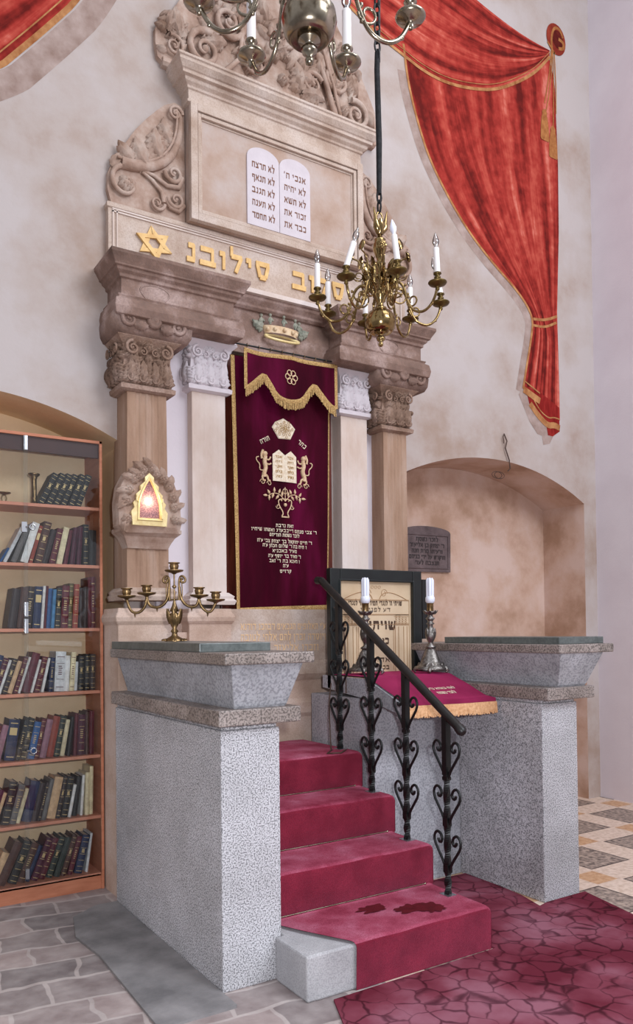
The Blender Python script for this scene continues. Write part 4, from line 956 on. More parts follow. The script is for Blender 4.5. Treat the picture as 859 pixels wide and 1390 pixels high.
def candlestick(label, x, y):
    z = 1.312; t = thing('candlestick', label, 'candlestick', (x,y,z), 'silver candlesticks on the desk')
    m = MB(); 
    # square footed base with ornament
    def sq(r, zz, tw=0): return [(x+r*math.cos(PI/4+k*PI/2)*1.2, y+r*math.sin(PI/4+k*PI/2)*1.2, zz) for k in range(4)]
    rings = []
    for r, zz in ((.085,z+.018),(.088,z+.03),(.070,z+.045),(.060,z+.06),(.045,z+.10),(.032,z+.14),(.020,z+.16)):
        r *= 1.12; rings.append([(x+r*(1+.14*abs(math.cos(2*a)) if True else 0)*math.cos(a), y+r*(1+.14*abs(math.cos(2*a)))*math.sin(a), zz) for a in [2*PI*k/32 for k in range(32)]])
    m.loft(rings, True, True, True)
    for k in range(4):
        a = PI/4+k*PI/2; c, s = math.cos(a), math.sin(a)
        m.tube([(x+c*.07,y+s*.07,z+.035),(x+c*.10,y+s*.10,z+.028),(x+c*.112,y+s*.112,z+.010),(x+c*.10,y+s*.10,z+.004)], [.014,.013,.011,.008], 8)
        a2 = k*PI/2; c, s = math.cos(a2), math.sin(a2); Pq = Pl((x+c*.075,y+s*.075,z+.03), (-s,c,0), (-c*.35,-s*.35,.93), (c,s,.35))
        rosette(m, Pq, 0, .03, .022, 6, .012); leaf(m, Pq, 0, .03, PI/2, .06, .015, .012); leaf(m, Pq, .02, .0, .9, .05, .012, .012); leaf(m, Pq, -.02, .0, PI-.9, .05, .012, .012)
    m.build('foot', M['silver'], t)
    m = MB(); m.lathe((x,y,z), [(r, .155+(zz-.155)*.78) for r, zz in ((.02,.155),(.034,.165),(.036,.175),(.018,.19),(.015,.205),(.020,.22),(.032,.25),(.035,.275),(.028,.30),(.020,.33),(.016,.36),(.028,.37),(.016,.385),(.02,.40),(.032,.415),(.018,.43),(.016,.445),(.034,.46),(.040,.47),(.036,.475),(.016,.478))], 24)
    for k in range(8):
        a = 2*PI*k/8; c, s = math.cos(a), math.sin(a); Pq = Pl((x+c*.030,y+s*.030,z+.235), (-s,c,0), (0,0,1), (c,s,0)); leaf(m, Pq, 0, 0, PI/2, .06, .010, .007)
        Pq = Pl((x+c*.030,y+s*.030,z+.385), (-s,c,0), (c*.6,s*.6,.8), (c,s,0)); leaf(m, Pq, 0, 0, PI/2, .035, .010, .005)
    m.build('stem', M['silver'], t)
    m = MB(); m.lathe((x,y,z), [(.022,.405),(.022,.455),(.025,.46)], 16); m.build('socket', M['brass_old'], t)
    m = MB(); m.lathe((x,y,z), [(.022,.46),(.031,.472),(.031,.498),(.024,.506)], 16)
    for k in range(4):
        a = PI/4+k*PI/2; c, s = math.cos(a)*.016, math.sin(a)*.016; m.tube([(x+c,y+s,z+.50),(x+c,y+s,z+.612),(x+c*.7,y+s*.7,z+.626)], [.0105,.0105,.007], 8)
    m.build('energy_saving_bulb', M['cfl'], t)
candlestick('ornate silver candlestick behind the railing, left one of the pair on the desk', 3.055, 4.19)
candlestick('ornate silver candlestick at the right corner of the black frame on the desk', 3.478, 4.04)

# ================================================================== STAIR RAILING
rl = thing('stair_railing', 'black wrought-iron stair railing with heart-shaped scrolls', 'railing', (2.80,3.6,0))
zr = lambda y: 1.085+(y-3.03)*.648
m = MB(); m.tube([(2.80,y,zr(y)) for y in xs(3.035,4.32,10)], .024, 12); m.tube([(2.80,3.045,zr(3.045)),(2.80,3.02,zr(3.02)-.004),(2.80,3.01,zr(3.01)-.006)], [.027,.028,.018], 12)
m.tube([(2.80,4.32,zr(4.32)),(2.80,4.37,zr(4.32)+.005)], [.024,.026], 12)
m.build('handrail', M['iron_wood'], rl)
for i, y in enumerate((3.14,3.472,3.795,4.125)):
    z0 = (i+1)*RISE+.004; z1 = zr(y)-.01
    m = MB(); hgt = z1-z0
    def tw(za, zb, tws, r=.012, n=2):
        k = max(2, int((zb-za)/.012)) if tws else 1; rings = []
        for j in range(k+1):
            t = j/k; a = tws*t; zz = za+(zb-za)*t; rings.append([(2.80+r*1.41*math.cos(a+PI/4+q*PI/2), y+r*1.41*math.sin(a+PI/4+q*PI/2), zz) for q in range(4)])
        m.loft(rings)
    zb = [z0+.0, z0+.12, z0+.155, z0+.36, z0+.40, z0+.62, z0+.66, z1]
    for k in range(7): tw(zb[k], zb[k+1], PI if k in (0,2,4) else 0, .017 if k in (1,3,5) else (.014 if k < 6 else .017))
    b = m.build('baluster', M['iron'], rl)
    m = MB(); m.box((2.77,y-.035,z0-.006),(2.83,y+.035,z0+.003)); m.build('foot_plate', M['steel'], b, props={'label':'worn bare-metal foot plate'})
    for zc in (z0+.12, z0+.36, z0+.60):
        m = MB()
        for s in (-1,1):
            P_ = [(0,.0),(.022,.045),(.055,.09),(.088,.135),(.092,.172),(.070,.196),(.044,.190),(.028,.166),(.036,.142),(.054,.142),(.060,.160)]
            m.tube([(2.80, y+s*(u+.010), zc+v) for u, v in smooth(P_, 1)], .0078, 6)
        m.box((2.785,y-.018,zc-.006),(2.815,y+.018,zc+.012)); m.sphere((2.80,y,zc+.02), .02, 8)
        m.build('scroll_ornament', M['iron'], b)

# ================================================================== BRASS CANDELABRUM on the left pedestal
mx_, my_, mz_ = 1.69, 4.10, 1.547
cn = thing('candelabrum', 'brass five-branched candelabrum on the green marble of the left pedestal', 'candelabrum', (mx_,my_,mz_))
m = MB(); m.lathe((mx_,my_,mz_), [(.055,0),(.055,.008),(.04,.018),(.018,.03),(.014,.045),(.022,.055),(.012,.07),(.026,.10),(.036,.125),(.032,.145),(.012,.16),(.026,.165),(.012,.20),(.008,.215),(.005,.225)], 20)
for k in range(6):
    a = k*PI/3; c, s = math.cos(a), math.sin(a); Pq = Pl((mx_+c*.028,my_+s*.028,mz_+.095), (-s,c,0), (c*.2,s*.2,1), (c,s,0)); leaf(m, Pq, 0, 0, PI/2, .085, .012, .008)
    Pq = Pl((mx_+c*.045,my_+s*.045,mz_+.006), (-s,c,0), (c,s,0), (0,0,1)); rosette(m, Pq, 0, .012, .02, 5, .008)
m.build('stem', M['brass_old'], cn)
dr_ = Vector((.843,-.538,0))     # branches spread across the view
m = MB(); m.tube([(mx_,my_,mz_+.22),(mx_,my_,mz_+.385)], .0045, 8)
m.lathe((mx_,my_,mz_+.30), [(.004,-.01),(.014,0),(.004,.012)], 12)
bp_ = lambda u, v: Vector((mx_,my_,mz_))+dr_*u+Vector((0,0,v))
for s in (-1,1):
    m.tube([bp_(s*u,v) for u,v in smooth([(.05,.345),(.035,.338),(.04,.322),(.06,.325),(.062,.345),(.045,.362),(.028,.35),(.026,.30),(.026,.225)],2)], .0064, 6)
    m.tube([bp_(s*u,v) for u,v in ((.004,.23),(.03,.23))], .004, 6); m.tube([bp_(s*u,v) for u,v in ((.04,.345),(.044,.29),(.044,.235))], .003, 6)
m.build('centre_frame', M['brass_old'], cn)
def cup(m, c):
    m.lathe(c, [(.008,-.016),(.016,-.010),(.046,-.002),(.052,.004),(.051,.008),(.018,.006),(.022,.014),(.026,.030),(.022,.040),(.032,.044),(.032,.049),(.020,.049)], 20)
m = MB(); cup(m, (mx_,my_,mz_+.385)); m.build('candle_cup', M['brass_old'], cn)
for s, u1, v1, u2, v2 in ((-1,.16,.245,.10,0),(1,.14,.237,0,0)):
    pass
for s, far, near in ((-1,(.262,.247),(.152,.262)), (1,(.228,.222),(.137,.247))):
    m = MB()
    m.tube([bp_(s*u,v) for u,v in smooth([(.028,.30),(.034,.235),(.065,.195),(.105,.185),(near[0]-.01,.20),(near[0],near[1]-.01)],2)], .0082, 7)
    m.tube([bp_(s*u,v) for u,v in smooth([(near[0],near[1]-.02),(near[0]+.008,.19),(near[0]+.045,.155),(far[0]-.02,.165),(far[0],far[1]-.012)],2)], .0078, 7)
    for u, v in ((.095,.178),(far[0]-.045,.148)): m.tube([bp_(s*u,v+.008), bp_(s*u,v-.016)], [.007,.001], 6)
    br = m.build('branch', M['brass_old'], cn)
    for (u, v) in (far, near):
        q = MB(); cup(q, bp_(s*u, v)); q.build('candle_cup', M['brass_old'], br)

# ================================================================== CHANDELIERS
def chandelier(label, c, rads, pan_z, main, tips, scale=1., chain_top=6.6, pan='brass_dark'):
    cx, cy, cz = c; k_ = scale; t = thing('chandelier', label, 'chandelier', (cx,cy,chain_top))
    V = lambda r, z: (r*k_, z*k_)
    m = MB(); m.lathe(c, [V(r,z) for r,z in ((.004,-.135),(.012,-.13),(.014,-.118),(.008,-.11),(.022,-.098),(.026,-.085),(.014,-.078),(.016,-.068),(.034,-.062),(.036,-.054),(.022,-.05),(.03,-.046),(.055,-.06+.005),(.060,-.056),(.077,-.037),(.087,-.0),(.083,.028),(.066,.054),(.04,.068),(.034,.074),(.036,.08),(.02,.086),(.017,.11),(.03,.12),(.03,.13),(.042,.145),(.042,.165),(.028,.175),(.018,.185),(.016,.23),(.028,.25),(.016,.275),(.016,.30),(.028,.315),(.032,.33),(.018,.34),(.02,.36),(.036,.40),(.04,.43),(.030,.45),(.034,.462),(.016,.47),(.014,.50),(.008,.52))], 28)
    m.build('body', M[main], t)
    for k in range(8):      # upper tier of wire scrolls with small pierced flowers
        a = 2*PI*k/8+.2; d = Vector((math.cos(a), math.sin(a), 0)); B = lambda u, v: Vector((cx,cy,cz))+d*(u*k_)+Vector((0,0,v*k_)); m = MB()
        m.tube([B(u,v) for u,v in smooth([(.02,.26),(.05,.235),(.085,.25),(.10,.30),(.115,.345),(.15,.36)],2)], .0045*k_, 6)
        for q in (arc_pts(.075,.20,.038,PI/2,1.4,1,.6,18), arc_pts(.12,.26,.03,0,1.3,-1,.6,16)): m.tube([B(u,v) for u,v in q], .0038*k_, 5)
        Pq = Pl(tuple(B(.155,.365)), tuple(d.cross(Vector((0,0,1)))), tuple((Vector((0,0,1))-d*.3).normalized()), tuple(d))
        if k % 2: rosette(m, Pq, 0, 0, .030*k_, 6, .012)
        else: leaf(m, Pq, 0, -.01, PI/2, .07*k_, .02*k_, .01)
        m.build('wire_scroll', M[main], t)
    m = MB(); z0 = cz+.50*k_
    # eagle-like finial: two raised wings and a ring
    if scale < 1.2:
        for s in (-1,1):
            m.tube([(cx+s*.005,cy,z0),(cx+s*.028,cy-.01,z0+.03),(cx+s*.034,cy-.01,z0+.07),(cx+s*.046,cy-.01,z0+.13)], [.016,.02,.012,.003], 8)
        m.tube([(cx,cy,z0),(cx-.005,cy-.02,z0+.04),(cx-.014,cy-.03,z0+.07)], [.02,.022,.008], 8)
    m.tube([(cx+.020*math.cos(a),cy,z0+.09+.028*math.sin(a)) for a in xs(0,2*PI,14)], .005, 6)
    m.build('finial', M[main], t)
    m = MB(); zt = z0+.12
    if scale < 1.2:
        for k in range(2):
            cz_ = zt+.03+.055*k; d = (1,0) if k % 2 else (0,1)
            m.tube([(cx+.014*math.cos(a)*d[0], cy+.014*math.cos(a)*d[1], cz_+.035*math.sin(a)) for a in xs(0,2*PI,12)], .006, 6)
        zs = zt+.10; m.tube([(cx,cy,zs),(cx+.004,cy,zs+.3),(cx-.004,cy,zs+.7),(cx,cy,zs+.80)], [.014,.017,.016,.015], 10)
        m.build('cable_sleeve', M['rope'], t); m = MB(); k = 0; zc = zs+.78
        while zc < chain_top:
            d = (1,0) if k % 2 else (0,1); m.tube([(cx+.018*math.cos(a)*d[0], cy+.018*math.cos(a)*d[1], zc+.034*math.sin(a)) for a in xs(0,2*PI,12)], .006, 6); zc += .052; k += 1
        m.tube([(cx+.014,cy,zs+.75),(cx+.02,cy,zs+1.1),(cx+.012,cy,chain_top)], .005, 6)
        m.build('chain', M['black'], t)
    else:
        k = 0; zc = zt
        while zc < chain_top:
            d = (1,0) if k % 2 else (0,1); m.tube([(cx+.02*math.cos(a)*d[0], cy+.02*math.cos(a)*d[1], zc+.034*math.sin(a)) for a in xs(0,2*PI,12)], .006, 6); zc += .054; k += 1
        m.build('chain', M['black'], t)
    for i, (deg, tilt) in enumerate(rads):
        a = math.radians(deg); d = Vector((math.cos(a), math.sin(a), 0)); Rr = .35*k_
        A = lambda u, v: Vector((cx,cy,cz))+d*(u*k_)+Vector((0,0,v*k_))
        m = MB(); pz = pan_z
        m.tube([A(u,v) for u,v in smooth([(.035,.155),(.07,.20),(.115,.205),(.15,.16),(.165,.09),(.20,.02),(.26,-.005),(.31,.02),(.34,.07),(.35,pz)],2)], .0075*k_, 7)
        for q in (arc_pts(.105,.150,.05,PI/2,1.25,-1,.7,20), arc_pts(.20,.075,.035,PI,1.1,1,.6,16)): m.tube([A(u,v) for u,v in q], .005*k_, 6)
        for u, v in ((.15,.17),(.168,.10),(.17,.05),(.31,.03)): m.sphere(A(u+.008,v), .009*k_, 6)
        Pq = Pl(tuple(A(.06,.20)), tuple(d), (0,0,1), tuple(d.cross(Vector((0,0,1))))); leaf(m, Pq, 0, 0, 1.0, .10*k_, .02*k_, .012, .8); leaf(m, Pq, 0, .06*k_, 1.6, .09*k_, .018*k_, .012, -1.)
        ar = m.build('arm', M[main], t)
        m = MB(); m.lathe(A(.35,pz), [V(r,z) for r,z in ((.006,-.035),(.012,-.028),(.008,-.018),(.018,-.012),(.044,-.002),(.050,.006),(.049,.010),(.03,.006),(.012,.008),(.010,.02),(.018,.03),(.018,.036),(.011,.04),(.015,.048),(.022,.054),(.02,.06))], 22); m.build('drip_pan', M[pan], ar)
        tl = Vector((0,0,1))+Vector((.843,-.538,0))*tilt; tl.normalize(); b0 = A(.35,pz+.055)
        m = MB(); m.lathe(b0, [V(r,z) for r,z in ((.016,0),(.016,.135),(.012,.14))], 14, axis=tl); m.build('candle', M['candle'], ar)
        m = MB(); m.lathe(b0+tl*.138*k_, [V(r,z) for r,z in ((.008,0),(.009,.008),(.017,.025),(.018,.038),(.012,.058),(.005,.075),(.001,.082))], 12, axis=tl)
        m.build('bulb', M['cfl'] if i == 2 and scale < 1.2 else M['bulb_glass'], ar)
    return t
# camera yaw 32.6 deg: screen angle a -> world direction
base_ang = -32.56
chandelier('brass chandelier with eight electric candles hanging in front of the right part of the ark', (2.667,3.484,3.302),
    [(base_ang+10+180-0-5+0-0,0), (base_ang-125,.32), (base_ang-80,-.12), (base_ang-35,-.04), (base_ang+10,-.2), (base_ang+55,0), (base_ang+100,0), (base_ang+145,0)], .125, 'brass', None)
chandelier('pale brass chandelier cut off by the top edge of the photo above the ark crest', (1.365,2.145,3.575),
    [(base_ang+a,0) for a in (125,68,20,-25,-70,-115,-160,172)], .10, 'brass_pale', None, 1.05, 6.6, 'brass_pale')

# ================================================================== WALL PLAQUE, WALL WIRE
pq = thing('memorial_plaque', 'dark metal plaque with raised Hebrew lettering inside the right wall niche', 'plaque', (4.6,5.395,2.3))
out = [(4.33,2.10),(4.868,2.108),(4.873,2.455)]+[(4.60+.273*math.cos(a), 2.455+.055*math.sin(a)) for a in xs(.3, PI-.3, 12)]+[(4.33,2.455)]
m = MB(); m.prism(out, 5.37, 5.394); bevel(m.build('plate', M['plaque'], pq), .006)
m = MB(); P = Pl((0,5.369,0))
for x, z, x2, z2 in ((4.36,2.135,4.84,2.14),(4.84,2.14,4.842,2.43),(4.36,2.135,4.36,2.43),(4.36,2.43,4.842,2.43)): m.tube([P(x,z,.002),P(x2,z2,.002)], .005, 5)
m.build('raised_border', M['plaque'], pq)
for i, (t, wd) in enumerate((("לזכר נשמת",.26),("ר' יצחק בן אליעזר",.40),("ורעיתו מרת חנה",.36),("הוקדש על ידי בניהם",.42),("תנצבה לעד",.28))): m = MB(); text(m, t, 4.60, 2.375-.052*i, .034, P, .003, width=wd, bold=1.1); m.build('lettering', M['plaque_letter'], pq)
m = MB(); m.tube([(5.067,4.885,3.285),(5.085,4.87,3.22),(5.075,4.88,3.16),(5.12,4.88,3.06),(5.135,4.885,2.99),(5.12,4.90,2.965)], .006, 6); m.tube([(5.067,4.885,3.285),(5.05,4.88,3.25),(5.06,4.885,3.20)], .004, 6)
for k in range(2): m.tube([(5.02+.06*math.cos(a)+.03*k, 4.93, 2.93+.03*math.sin(a)) for a in xs(0, 2*PI, 14)], .003, 5)
o = m.build('loose_wire', M['cord_brown'], loc=(5.1,4.89,3.0)); tag(o, 'short loose wire sticking out of the wall above the right niche', 'wire')

# ================================================================== BOOKCASE
bc = thing('bookcase', 'tall wooden bookcase with sliding glass doors in the left wall niche', 'bookcase', (1.09,5.1,0))
BX0, BX1, BY0, BY1, BZ = .63, 1.552, 4.925, 5.25, 2.805
SH = [2.385, 2.022, 1.628, 1.238, .836, .458, .100]
m = MB(); m.box((BX0,BY0,0),(BX0+.018,BY1,BZ)); m.box((BX1-.018,BY0,0),(BX1,BY1,BZ)); m.box((BX0,BY0,BZ-.018),(BX1,BY1,BZ)); bevel(m.build('carcass', M['cabinet'], bc), .002)
m = MB(); m.box((BX0+.018,BY0+.02,2.70),(BX1-.018,BY0+.035,BZ-.018)); m.build('top_rail', M['cabinet_dark'], bc)
m = MB(); m.box((BX0+.018,BY0+.012,0),(BX1-.018,BY0+.03,.092)); m.build('plinth', M['cabinet'], bc)
m = MB(); m.box((BX0+.018,BY1-.006,.08),(BX1-.018,BY1,BZ-.02)); m.build('back_panel', M['plaster_yellow'], bc)
for z in SH: m = MB(); m.box((BX0+.018,BY0+.012,z-.02),(BX1-.018,BY1-.008,z)); bevel(m.build('shelf', M['cabinet_edge'], bc), .002)
for (a, b, yy) in ((BX0+.02, 1.10, BY0+.004), (1.075, BX1-.02, BY0-.003)):
    m = MB(); m.box((a,yy,.095),(b,yy+.005,BZ-.02)); d = m.build('glass_door', M['glass'], bc)
    for z in (2.70,1.70,1.60,.14):
        m = MB(); m.box((1.078 if a < 1 else 1.082,yy-.006,z),(1.096 if a < 1 else 1.098,yy+.008,z+.085 if z != .14 else z+.06)); m.build('hinge', M['steel'], d)
    if a > 1:
        for z in (2.235,.90):
            m = MB(); m.box((1.062,yy-.008,z-.03),(1.092,yy+.01,z+.03)); lk = m.build('lock', M['steel'], d) if z > 1 else None
            m = MB(); m.tube([(1.088,yy-.008,z),(1.105,yy-.03,z)], .006, 8); m.tube([(1.12+.017*math.cos(q),yy-.03,z+.017*math.sin(q)) for q in xs(0,2*PI,12)], .004, 6); m.build('key', M['steel'], lk or d)
BK = dict(black=(30,28,28), dark=(46,34,34), brown=(70,42,34), maroon=(82,22,34), wine=(66,16,38), red=(134,34,30), rust=(130,54,40), navy=(26,36,66), blue=(36,76,124), teal=(60,112,150), white=(214,206,196), cream=(204,186,150), tan=(186,152,116), mauve=(132,92,104), green=(38,46,40), olive=(84,72,44), grey=(92,88,86), silver=(190,190,190))
BM = {k: mottled('book_'+k, [tuple(int(q*.95) for q in v), tuple(min(235, int(q*1.16+6)) for q in v)], 30, 4, .55, 0, spec=.4) for k, v in BK.items()}
M['gild'] = flat('gild', (196,170,120), .5, .3)
NAMES = dict(black='black', dark='dark brown', brown='brown', maroon='maroon', wine='wine-purple', red='red', rust='rust-coloured', navy='navy blue', blue='blue', teal='pale blue', white='white', cream='cream', tan='tan', mauve='mauve', green='dark green', olive='olive brown', grey='grey', silver='silvery')
ORD = ['rightmost','second from the right','third from the right','fourth from the right','fifth from the right','sixth from the right','seventh from the right','eighth from the right','ninth from the right','tenth from the right','eleventh from the right','twelfth from the right','thirteenth from the right','fourteenth from the right','fifteenth from the right','sixteenth from the right','seventeenth from the right','eighteenth from the right','nineteenth from the right']
SHN = ['top','second','third','fourth','fifth','sixth','lowest']
def book(col, w_, h_, d_, lean, xr_, z, label, deco, rb):
    deco = 0 if deco == 1 and rb.random() < .35 else deco
    """xr_ = right foot of the book; leans to the right by lean"""
    yf = 4.975+rb.uniform(0,.02); th = math.radians(lean); t = Vector((xr_, yf, z))
    def T(u, v, y):   # u leftwards from right foot, v up the book
        return Vector((xr_-u*math.cos(th)+v*math.sin(th), y, z+u*math.sin(th)*1+v*math.cos(th)))
    def bx(m, u0, u1, v0, v1, y0, y1):
        c = [T(u,v,y) for y in (y0,y1) for v in (v0,v1) for u in (u0,u1)]
        m.add(c, [(0,1,3,2),(4,6,7,5),(0,2,6,4),(1,5,7,3),(0,4,5,1),(2,3,7,6)])
    m = MB(); bx(m, .0, .003, 0, h_, yf+.004, yf+d_); bx(m, w_-.003, w_, 0, h_, yf+.004, yf+d_)
    rings = []
    for v in (0, h_):
        rings.append([T(0,v,yf+.006), T(w_*.2,v,yf+.001), T(w_*.5,v,yf-.001), T(w_*.8,v,yf+.001), T(w_,v,yf+.006), T(w_,v,yf+.010), T(0,v,yf+.010)])
    m.loft(rings)
    o = m.build('book', BM[col], loc=t); tag(o, label, 'book', 'books in the glass-fronted bookcase')
    m = MB(); bx(m, .003, w_-.003, .004, h_-.005, yf+.012, yf+d_-.004); m.build('pages', M['pages'], o)
    if deco and w_ > .012:
        m = MB(); e = w_*.15; bands = {1:[(.10,.115),(.86,.875),(.3,.31),(.7,.71)],2:[(.62,.80),(.08,.10),(.90,.92)],3:[(.06,.075),(.18,.19),(.34,.35),(.5,.51),(.66,.67),(.82,.83),(.93,.94)]}[deco]
        for a, b in bands: bx(m, e, w_-e, h_*a, h_*b, yf-.0022, yf+.002)
        if deco != 2:
            for k in range(5): v = h_*(.42+.05*k) if deco == 1 else h_*(.54+.02*k); bx(m, w_*.3+rb.uniform(0,.1)*w_, w_*.7, v, v+.005, yf-.0022, yf+.002)
        m.build('spine_gilding', M['gild'] if col not in ('white','cream','silver') else BM['maroon'], o)
    return T
def shelf_books(si, items, x_right, x_min=.80):
    rb = random.Random(si*11+3); z = SH[si]; x = x_right; prev = 0
    for i, (col, w_, h_, lean, deco) in enumerate(items):
        if i and lean > prev: x -= h_*(math.tan(math.radians(lean))-math.tan(math.radians(prev)))*math.cos(math.radians(lean))
        if i == 0: x -= h_*math.sin(math.radians(lean))
        if x-w_ < x_min: break
        how = 'leaning' if lean > 5 else 'upright'
        book(col, w_, h_, .155, lean, x, z, f"{how} {NAMES[col]} book, {ORD[i]} on the {SHN[si]} shelf of the bookcase", deco, rb)
        x -= w_/math.cos(math.radians(lean))+.0012; prev = lean
sx = .0011
shelf_books(0, [('black',.036,.215,20+k*1.2,3) for k in range(6)], 1.505)
shelf_books(1, [('black',.042,.225,1,0),('black',.034,.26,1,3),('wine',.028,.245,4,0),('wine',.030,.235,7,0),('maroon',.024,.22,10,0),('cream',.034,.235,12,0),('maroon',.036,.225,14,1),('dark',.030,.22,16,0),('brown',.044,.262,14,3),('rust',.022,.24,16,2),('white',.042,.255,17,0),('grey',.030,.245,22,0),('silver',.020,.24,26,0),('blue',.012,.10,30,0)], 1.528)
shelf_books(2, [('maroon',.028,.325,0,1),('maroon',.018,.32,0,0),('dark',.028,.26,1,1),('dark',.024,.25,1,0),('rust',.032,.275,3,1),('olive',.026,.28,3,3),('maroon',.044,.265,3,1),('black',.032,.25,4,3),('teal',.020,.24,4,0),('blue',.026,.245,4,0),('maroon',.014,.26,4,0),('white',.016,.26,4,0),('navy',.046,.255,4,2),('dark',.038,.255,6,1),('brown',.040,.25,7,0),('dark',.046,.24,8,0)], 1.525)
shelf_books(3, [('dark',.034,.225,1,3),('black',.032,.225,2,3),('black',.034,.215,2,3),('silver',.018,.18,3,0),('cream',.030,.24,4,1),('white',.026,.22,3,0),('silver',.062,.245,3,1),('navy',.026,.21,5,1),('white',.016,.21,12,0),('maroon',.034,.22,14,3),('white',.014,.205,15,0),('maroon',.046,.245,16,0),('white',.014,.225,17,0),('maroon',.026,.225,17,3),('tan',.026,.20,18,0),('dark',.030,.215,18,3),('white',.016,.21,18,0),('wine',.034,.22,18,3),('navy',.030,.24,18,1)], 1.522)
shelf_books(4, [('maroon',.030,.27,1,0),('brown',.022,.265,1,0),('wine',.044,.25,2,1),('maroon',.022,.26,3,0),('black',.020,.24,7,0),('cream',.026,.225,10,0),('green',.036,.25,11,3),('rust',.040,.25,11,0),('mauve',.036,.235,12,0),('maroon',.028,.24,12,3),('blue',.040,.225,12,1),('black',.036,.25,13,3),('black',.024,.24,13,1),('navy',.060,.245,8,2),('mauve',.034,.22,14,0),('maroon',.034,.22,15,1)], 1.512)
shelf_books(5, [('cream',.022,.30,1,0),('cream',.026,.265,2,0),('white',.016,.25,4,0),('black',.030,.245,8,0),('white',.018,.20,11,0),('black',.040,.25,11,3),('dark',.026,.26,12,3),('tan',.050,.255,12,0),('grey',.026,.25,13,0),('dark',.018,.235,14,1),('dark',.032,.23,14,0),('navy',.054,.245,14,0),('cream',.022,.21,16,0),('grey',.036,.235,14,1),('black',.046,.255,12,3),('tan',.020,.20,18,0),('wine',.030,.22,18,1)], 1.505)
shelf_books(6, [('silver',.016,.24,8,0),('navy',.046,.235,14,3),('maroon',.030,.235,16,1),('brown',.030,.25,18,3),('green',.036,.24,19,0),('green',.036,.25,20,3),('maroon',.036,.25,21,1),('wine',.040,.26,22,3),('navy',.024,.22,22,0),('brown',.044,.235,22,1),('black',.050,.255,22,3),('brown',.050,.26,24,0),('tan',.040,.21,25,0)], 1.50)
def brass_item(label, x, prof, z=2.386, extra=False):
    m = MB(); m.lathe((x,5.03,z), prof, 18)
    if extra:
        for s in (-1,1): m.tube([(x+s*.008,5.03,z+.05),(x+s*.014,5.03,z+.03),(x+s*.010,5.03,z+.002)], .004, 6)
    return m.build('brass_candlestick', M['brass_old'], loc=(x,5.03,z))
o = brass_item('', 1.16, [(.026,0),(.024,.012),(.017,.018),(.016,.04),(.018,.045),(.016,.05),(.016,.16),(.020,.168),(.016,.172),(.034,.186),(.036,.192),(.034,.195),(.012,.195)]); tag(o, 'tall straight brass candlestick on the top shelf of the bookcase beside black books', 'candlestick')
o = brass_item('', .985, [(.006,.045),(.010,.052),(.038,.060),(.040,.064),(.012,.064)], extra=True); tag(o, 'small three-legged brass dish at the left of the top bookcase shelf', 'candle dish')

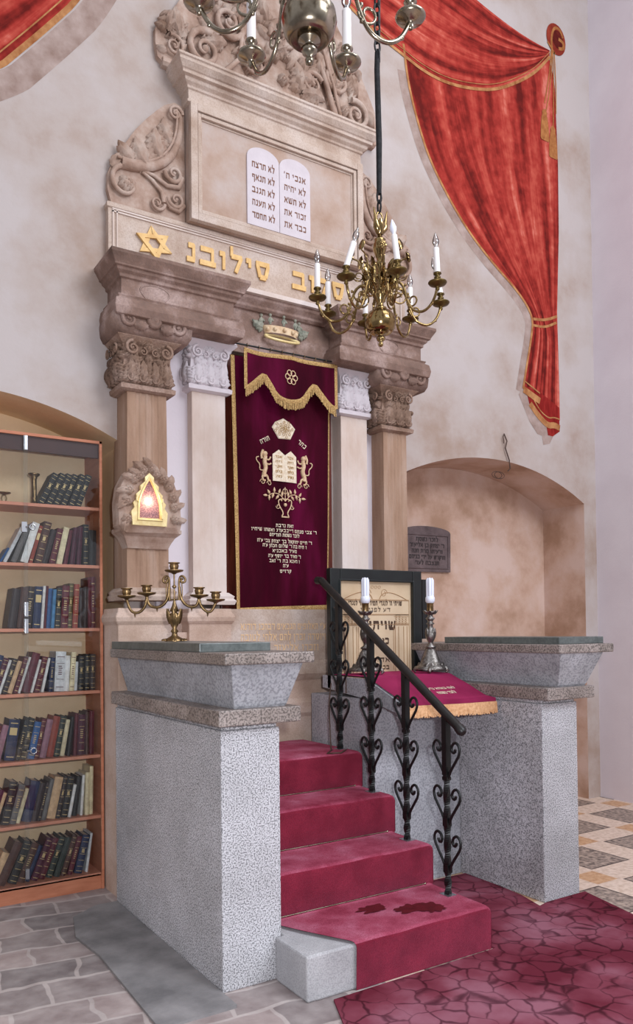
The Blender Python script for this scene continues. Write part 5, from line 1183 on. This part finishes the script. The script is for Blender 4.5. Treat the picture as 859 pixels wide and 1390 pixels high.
# ================================================================== CAMERA, LIGHT
yaw, pit, rol, f = .568249874, .0171404913, -.0105062139, 1076.23
F = Vector((math.sin(yaw)*math.cos(pit), math.cos(yaw)*math.cos(pit), math.sin(pit))); Rt = Vector((math.cos(yaw), -math.sin(yaw), 0)); U = Rt.cross(F)
R2 = Rt*math.cos(rol)+U*math.sin(rol); U2 = -Rt*math.sin(rol)+U*math.cos(rol)
cam = bpy.data.cameras.new('camera'); co = bpy.data.objects.new('camera', cam); COL.objects.link(co)
mt = Matrix((R2, U2, -F)).transposed().to_4x4(); mt.translation = Vector((0,0,1.6)); co.matrix_world = mt
cam.lens = f*36/1390; cam.sensor_width = 36; cam.sensor_fit = 'AUTO'; cam.shift_y = (836.9-695)/1390; cam.clip_start = .05
S.camera = co
def area(name, loc, target, size, power, col=(1,1,1), size_y=None):
    l = bpy.data.lights.new(name, 'AREA'); l.energy = power; l.color = col; l.size = size; l.shape = 'RECTANGLE' if size_y else 'SQUARE'
    if size_y: l.size_y = size_y
    o = bpy.data.objects.new(name, l); COL.objects.link(o); o.location = loc
    o.rotation_euler = (Vector(target)-Vector(loc)).to_track_quat('-Z', 'Y').to_euler(); return o
area('front_fill', (4.3,-2.6,6.3), (2.6,4.4,1.2), 3.2, 345, (.90,.965,1.05), 2.5)  # unseen area light added from upper front for shape; stands for no window
area('overhead_fill', (3.6,1.2,7.8), (3.2,4.2,1.5), 3.0, 110, (.93,.96,1.0))  # unseen area light added overhead for shape; no fixture belongs to it
l = bpy.data.lights.new('camera_flash', 'SPOT'); l.energy = 360; l.shadow_soft_size = .05; l.color = (.94,.97,1.03); l.spot_size = 2.6; l.spot_blend = .6
o = bpy.data.objects.new('camera_flash', l); COL.objects.link(o); o.location = (.16,-.12,1.78); o.rotation_euler = (Vector((2.8,4.9,2.6))-o.location).to_track_quat('-Z','Y').to_euler()
l = bpy.data.lights.new('lamp_glow', 'POINT'); l.energy = .8; l.shadow_soft_size = .01; l.color = (1,.75,.45)
o = bpy.data.objects.new('lamp_glow', l); COL.objects.link(o); o.location = (1.733,4.575,2.395)
wd = bpy.data.worlds.new('world'); S.world = wd; wd.use_nodes = True; nt = wd.node_tree; bg = nt.nodes['Background']
tc = N(nt, 'ShaderNodeTexCoord'); sp = N(nt, 'ShaderNodeSeparateXYZ'); nt.links.new(tc.outputs['Generated'], sp.inputs[0])
r = N(nt, 'ShaderNodeValToRGB'); e = r.color_ramp.elements; e[0].position = .40; e[0].color = (.25,.24,.26,1); e[1].position = .9; e[1].color = (.62,.64,.70,1)
q = e.new(.52); q.color = (.50,.51,.56,1)
mm = N(nt, 'ShaderNodeMath', operation='MULTIPLY_ADD'); mm.inputs[1].default_value = .5; mm.inputs[2].default_value = .5; nt.links.new(sp.outputs[2], mm.inputs[0]); nt.links.new(mm.outputs[0], r.inputs[0])
nt.links.new(r.outputs[0], bg.inputs[0]); bg.inputs[1].default_value = 1.0
S.view_settings.view_transform = 'Standard'; S.view_settings.look = 'None'; S.view_settings.exposure = -.02; S.view_settings.gamma = 1; S.view_settings.use_curve_mapping = False
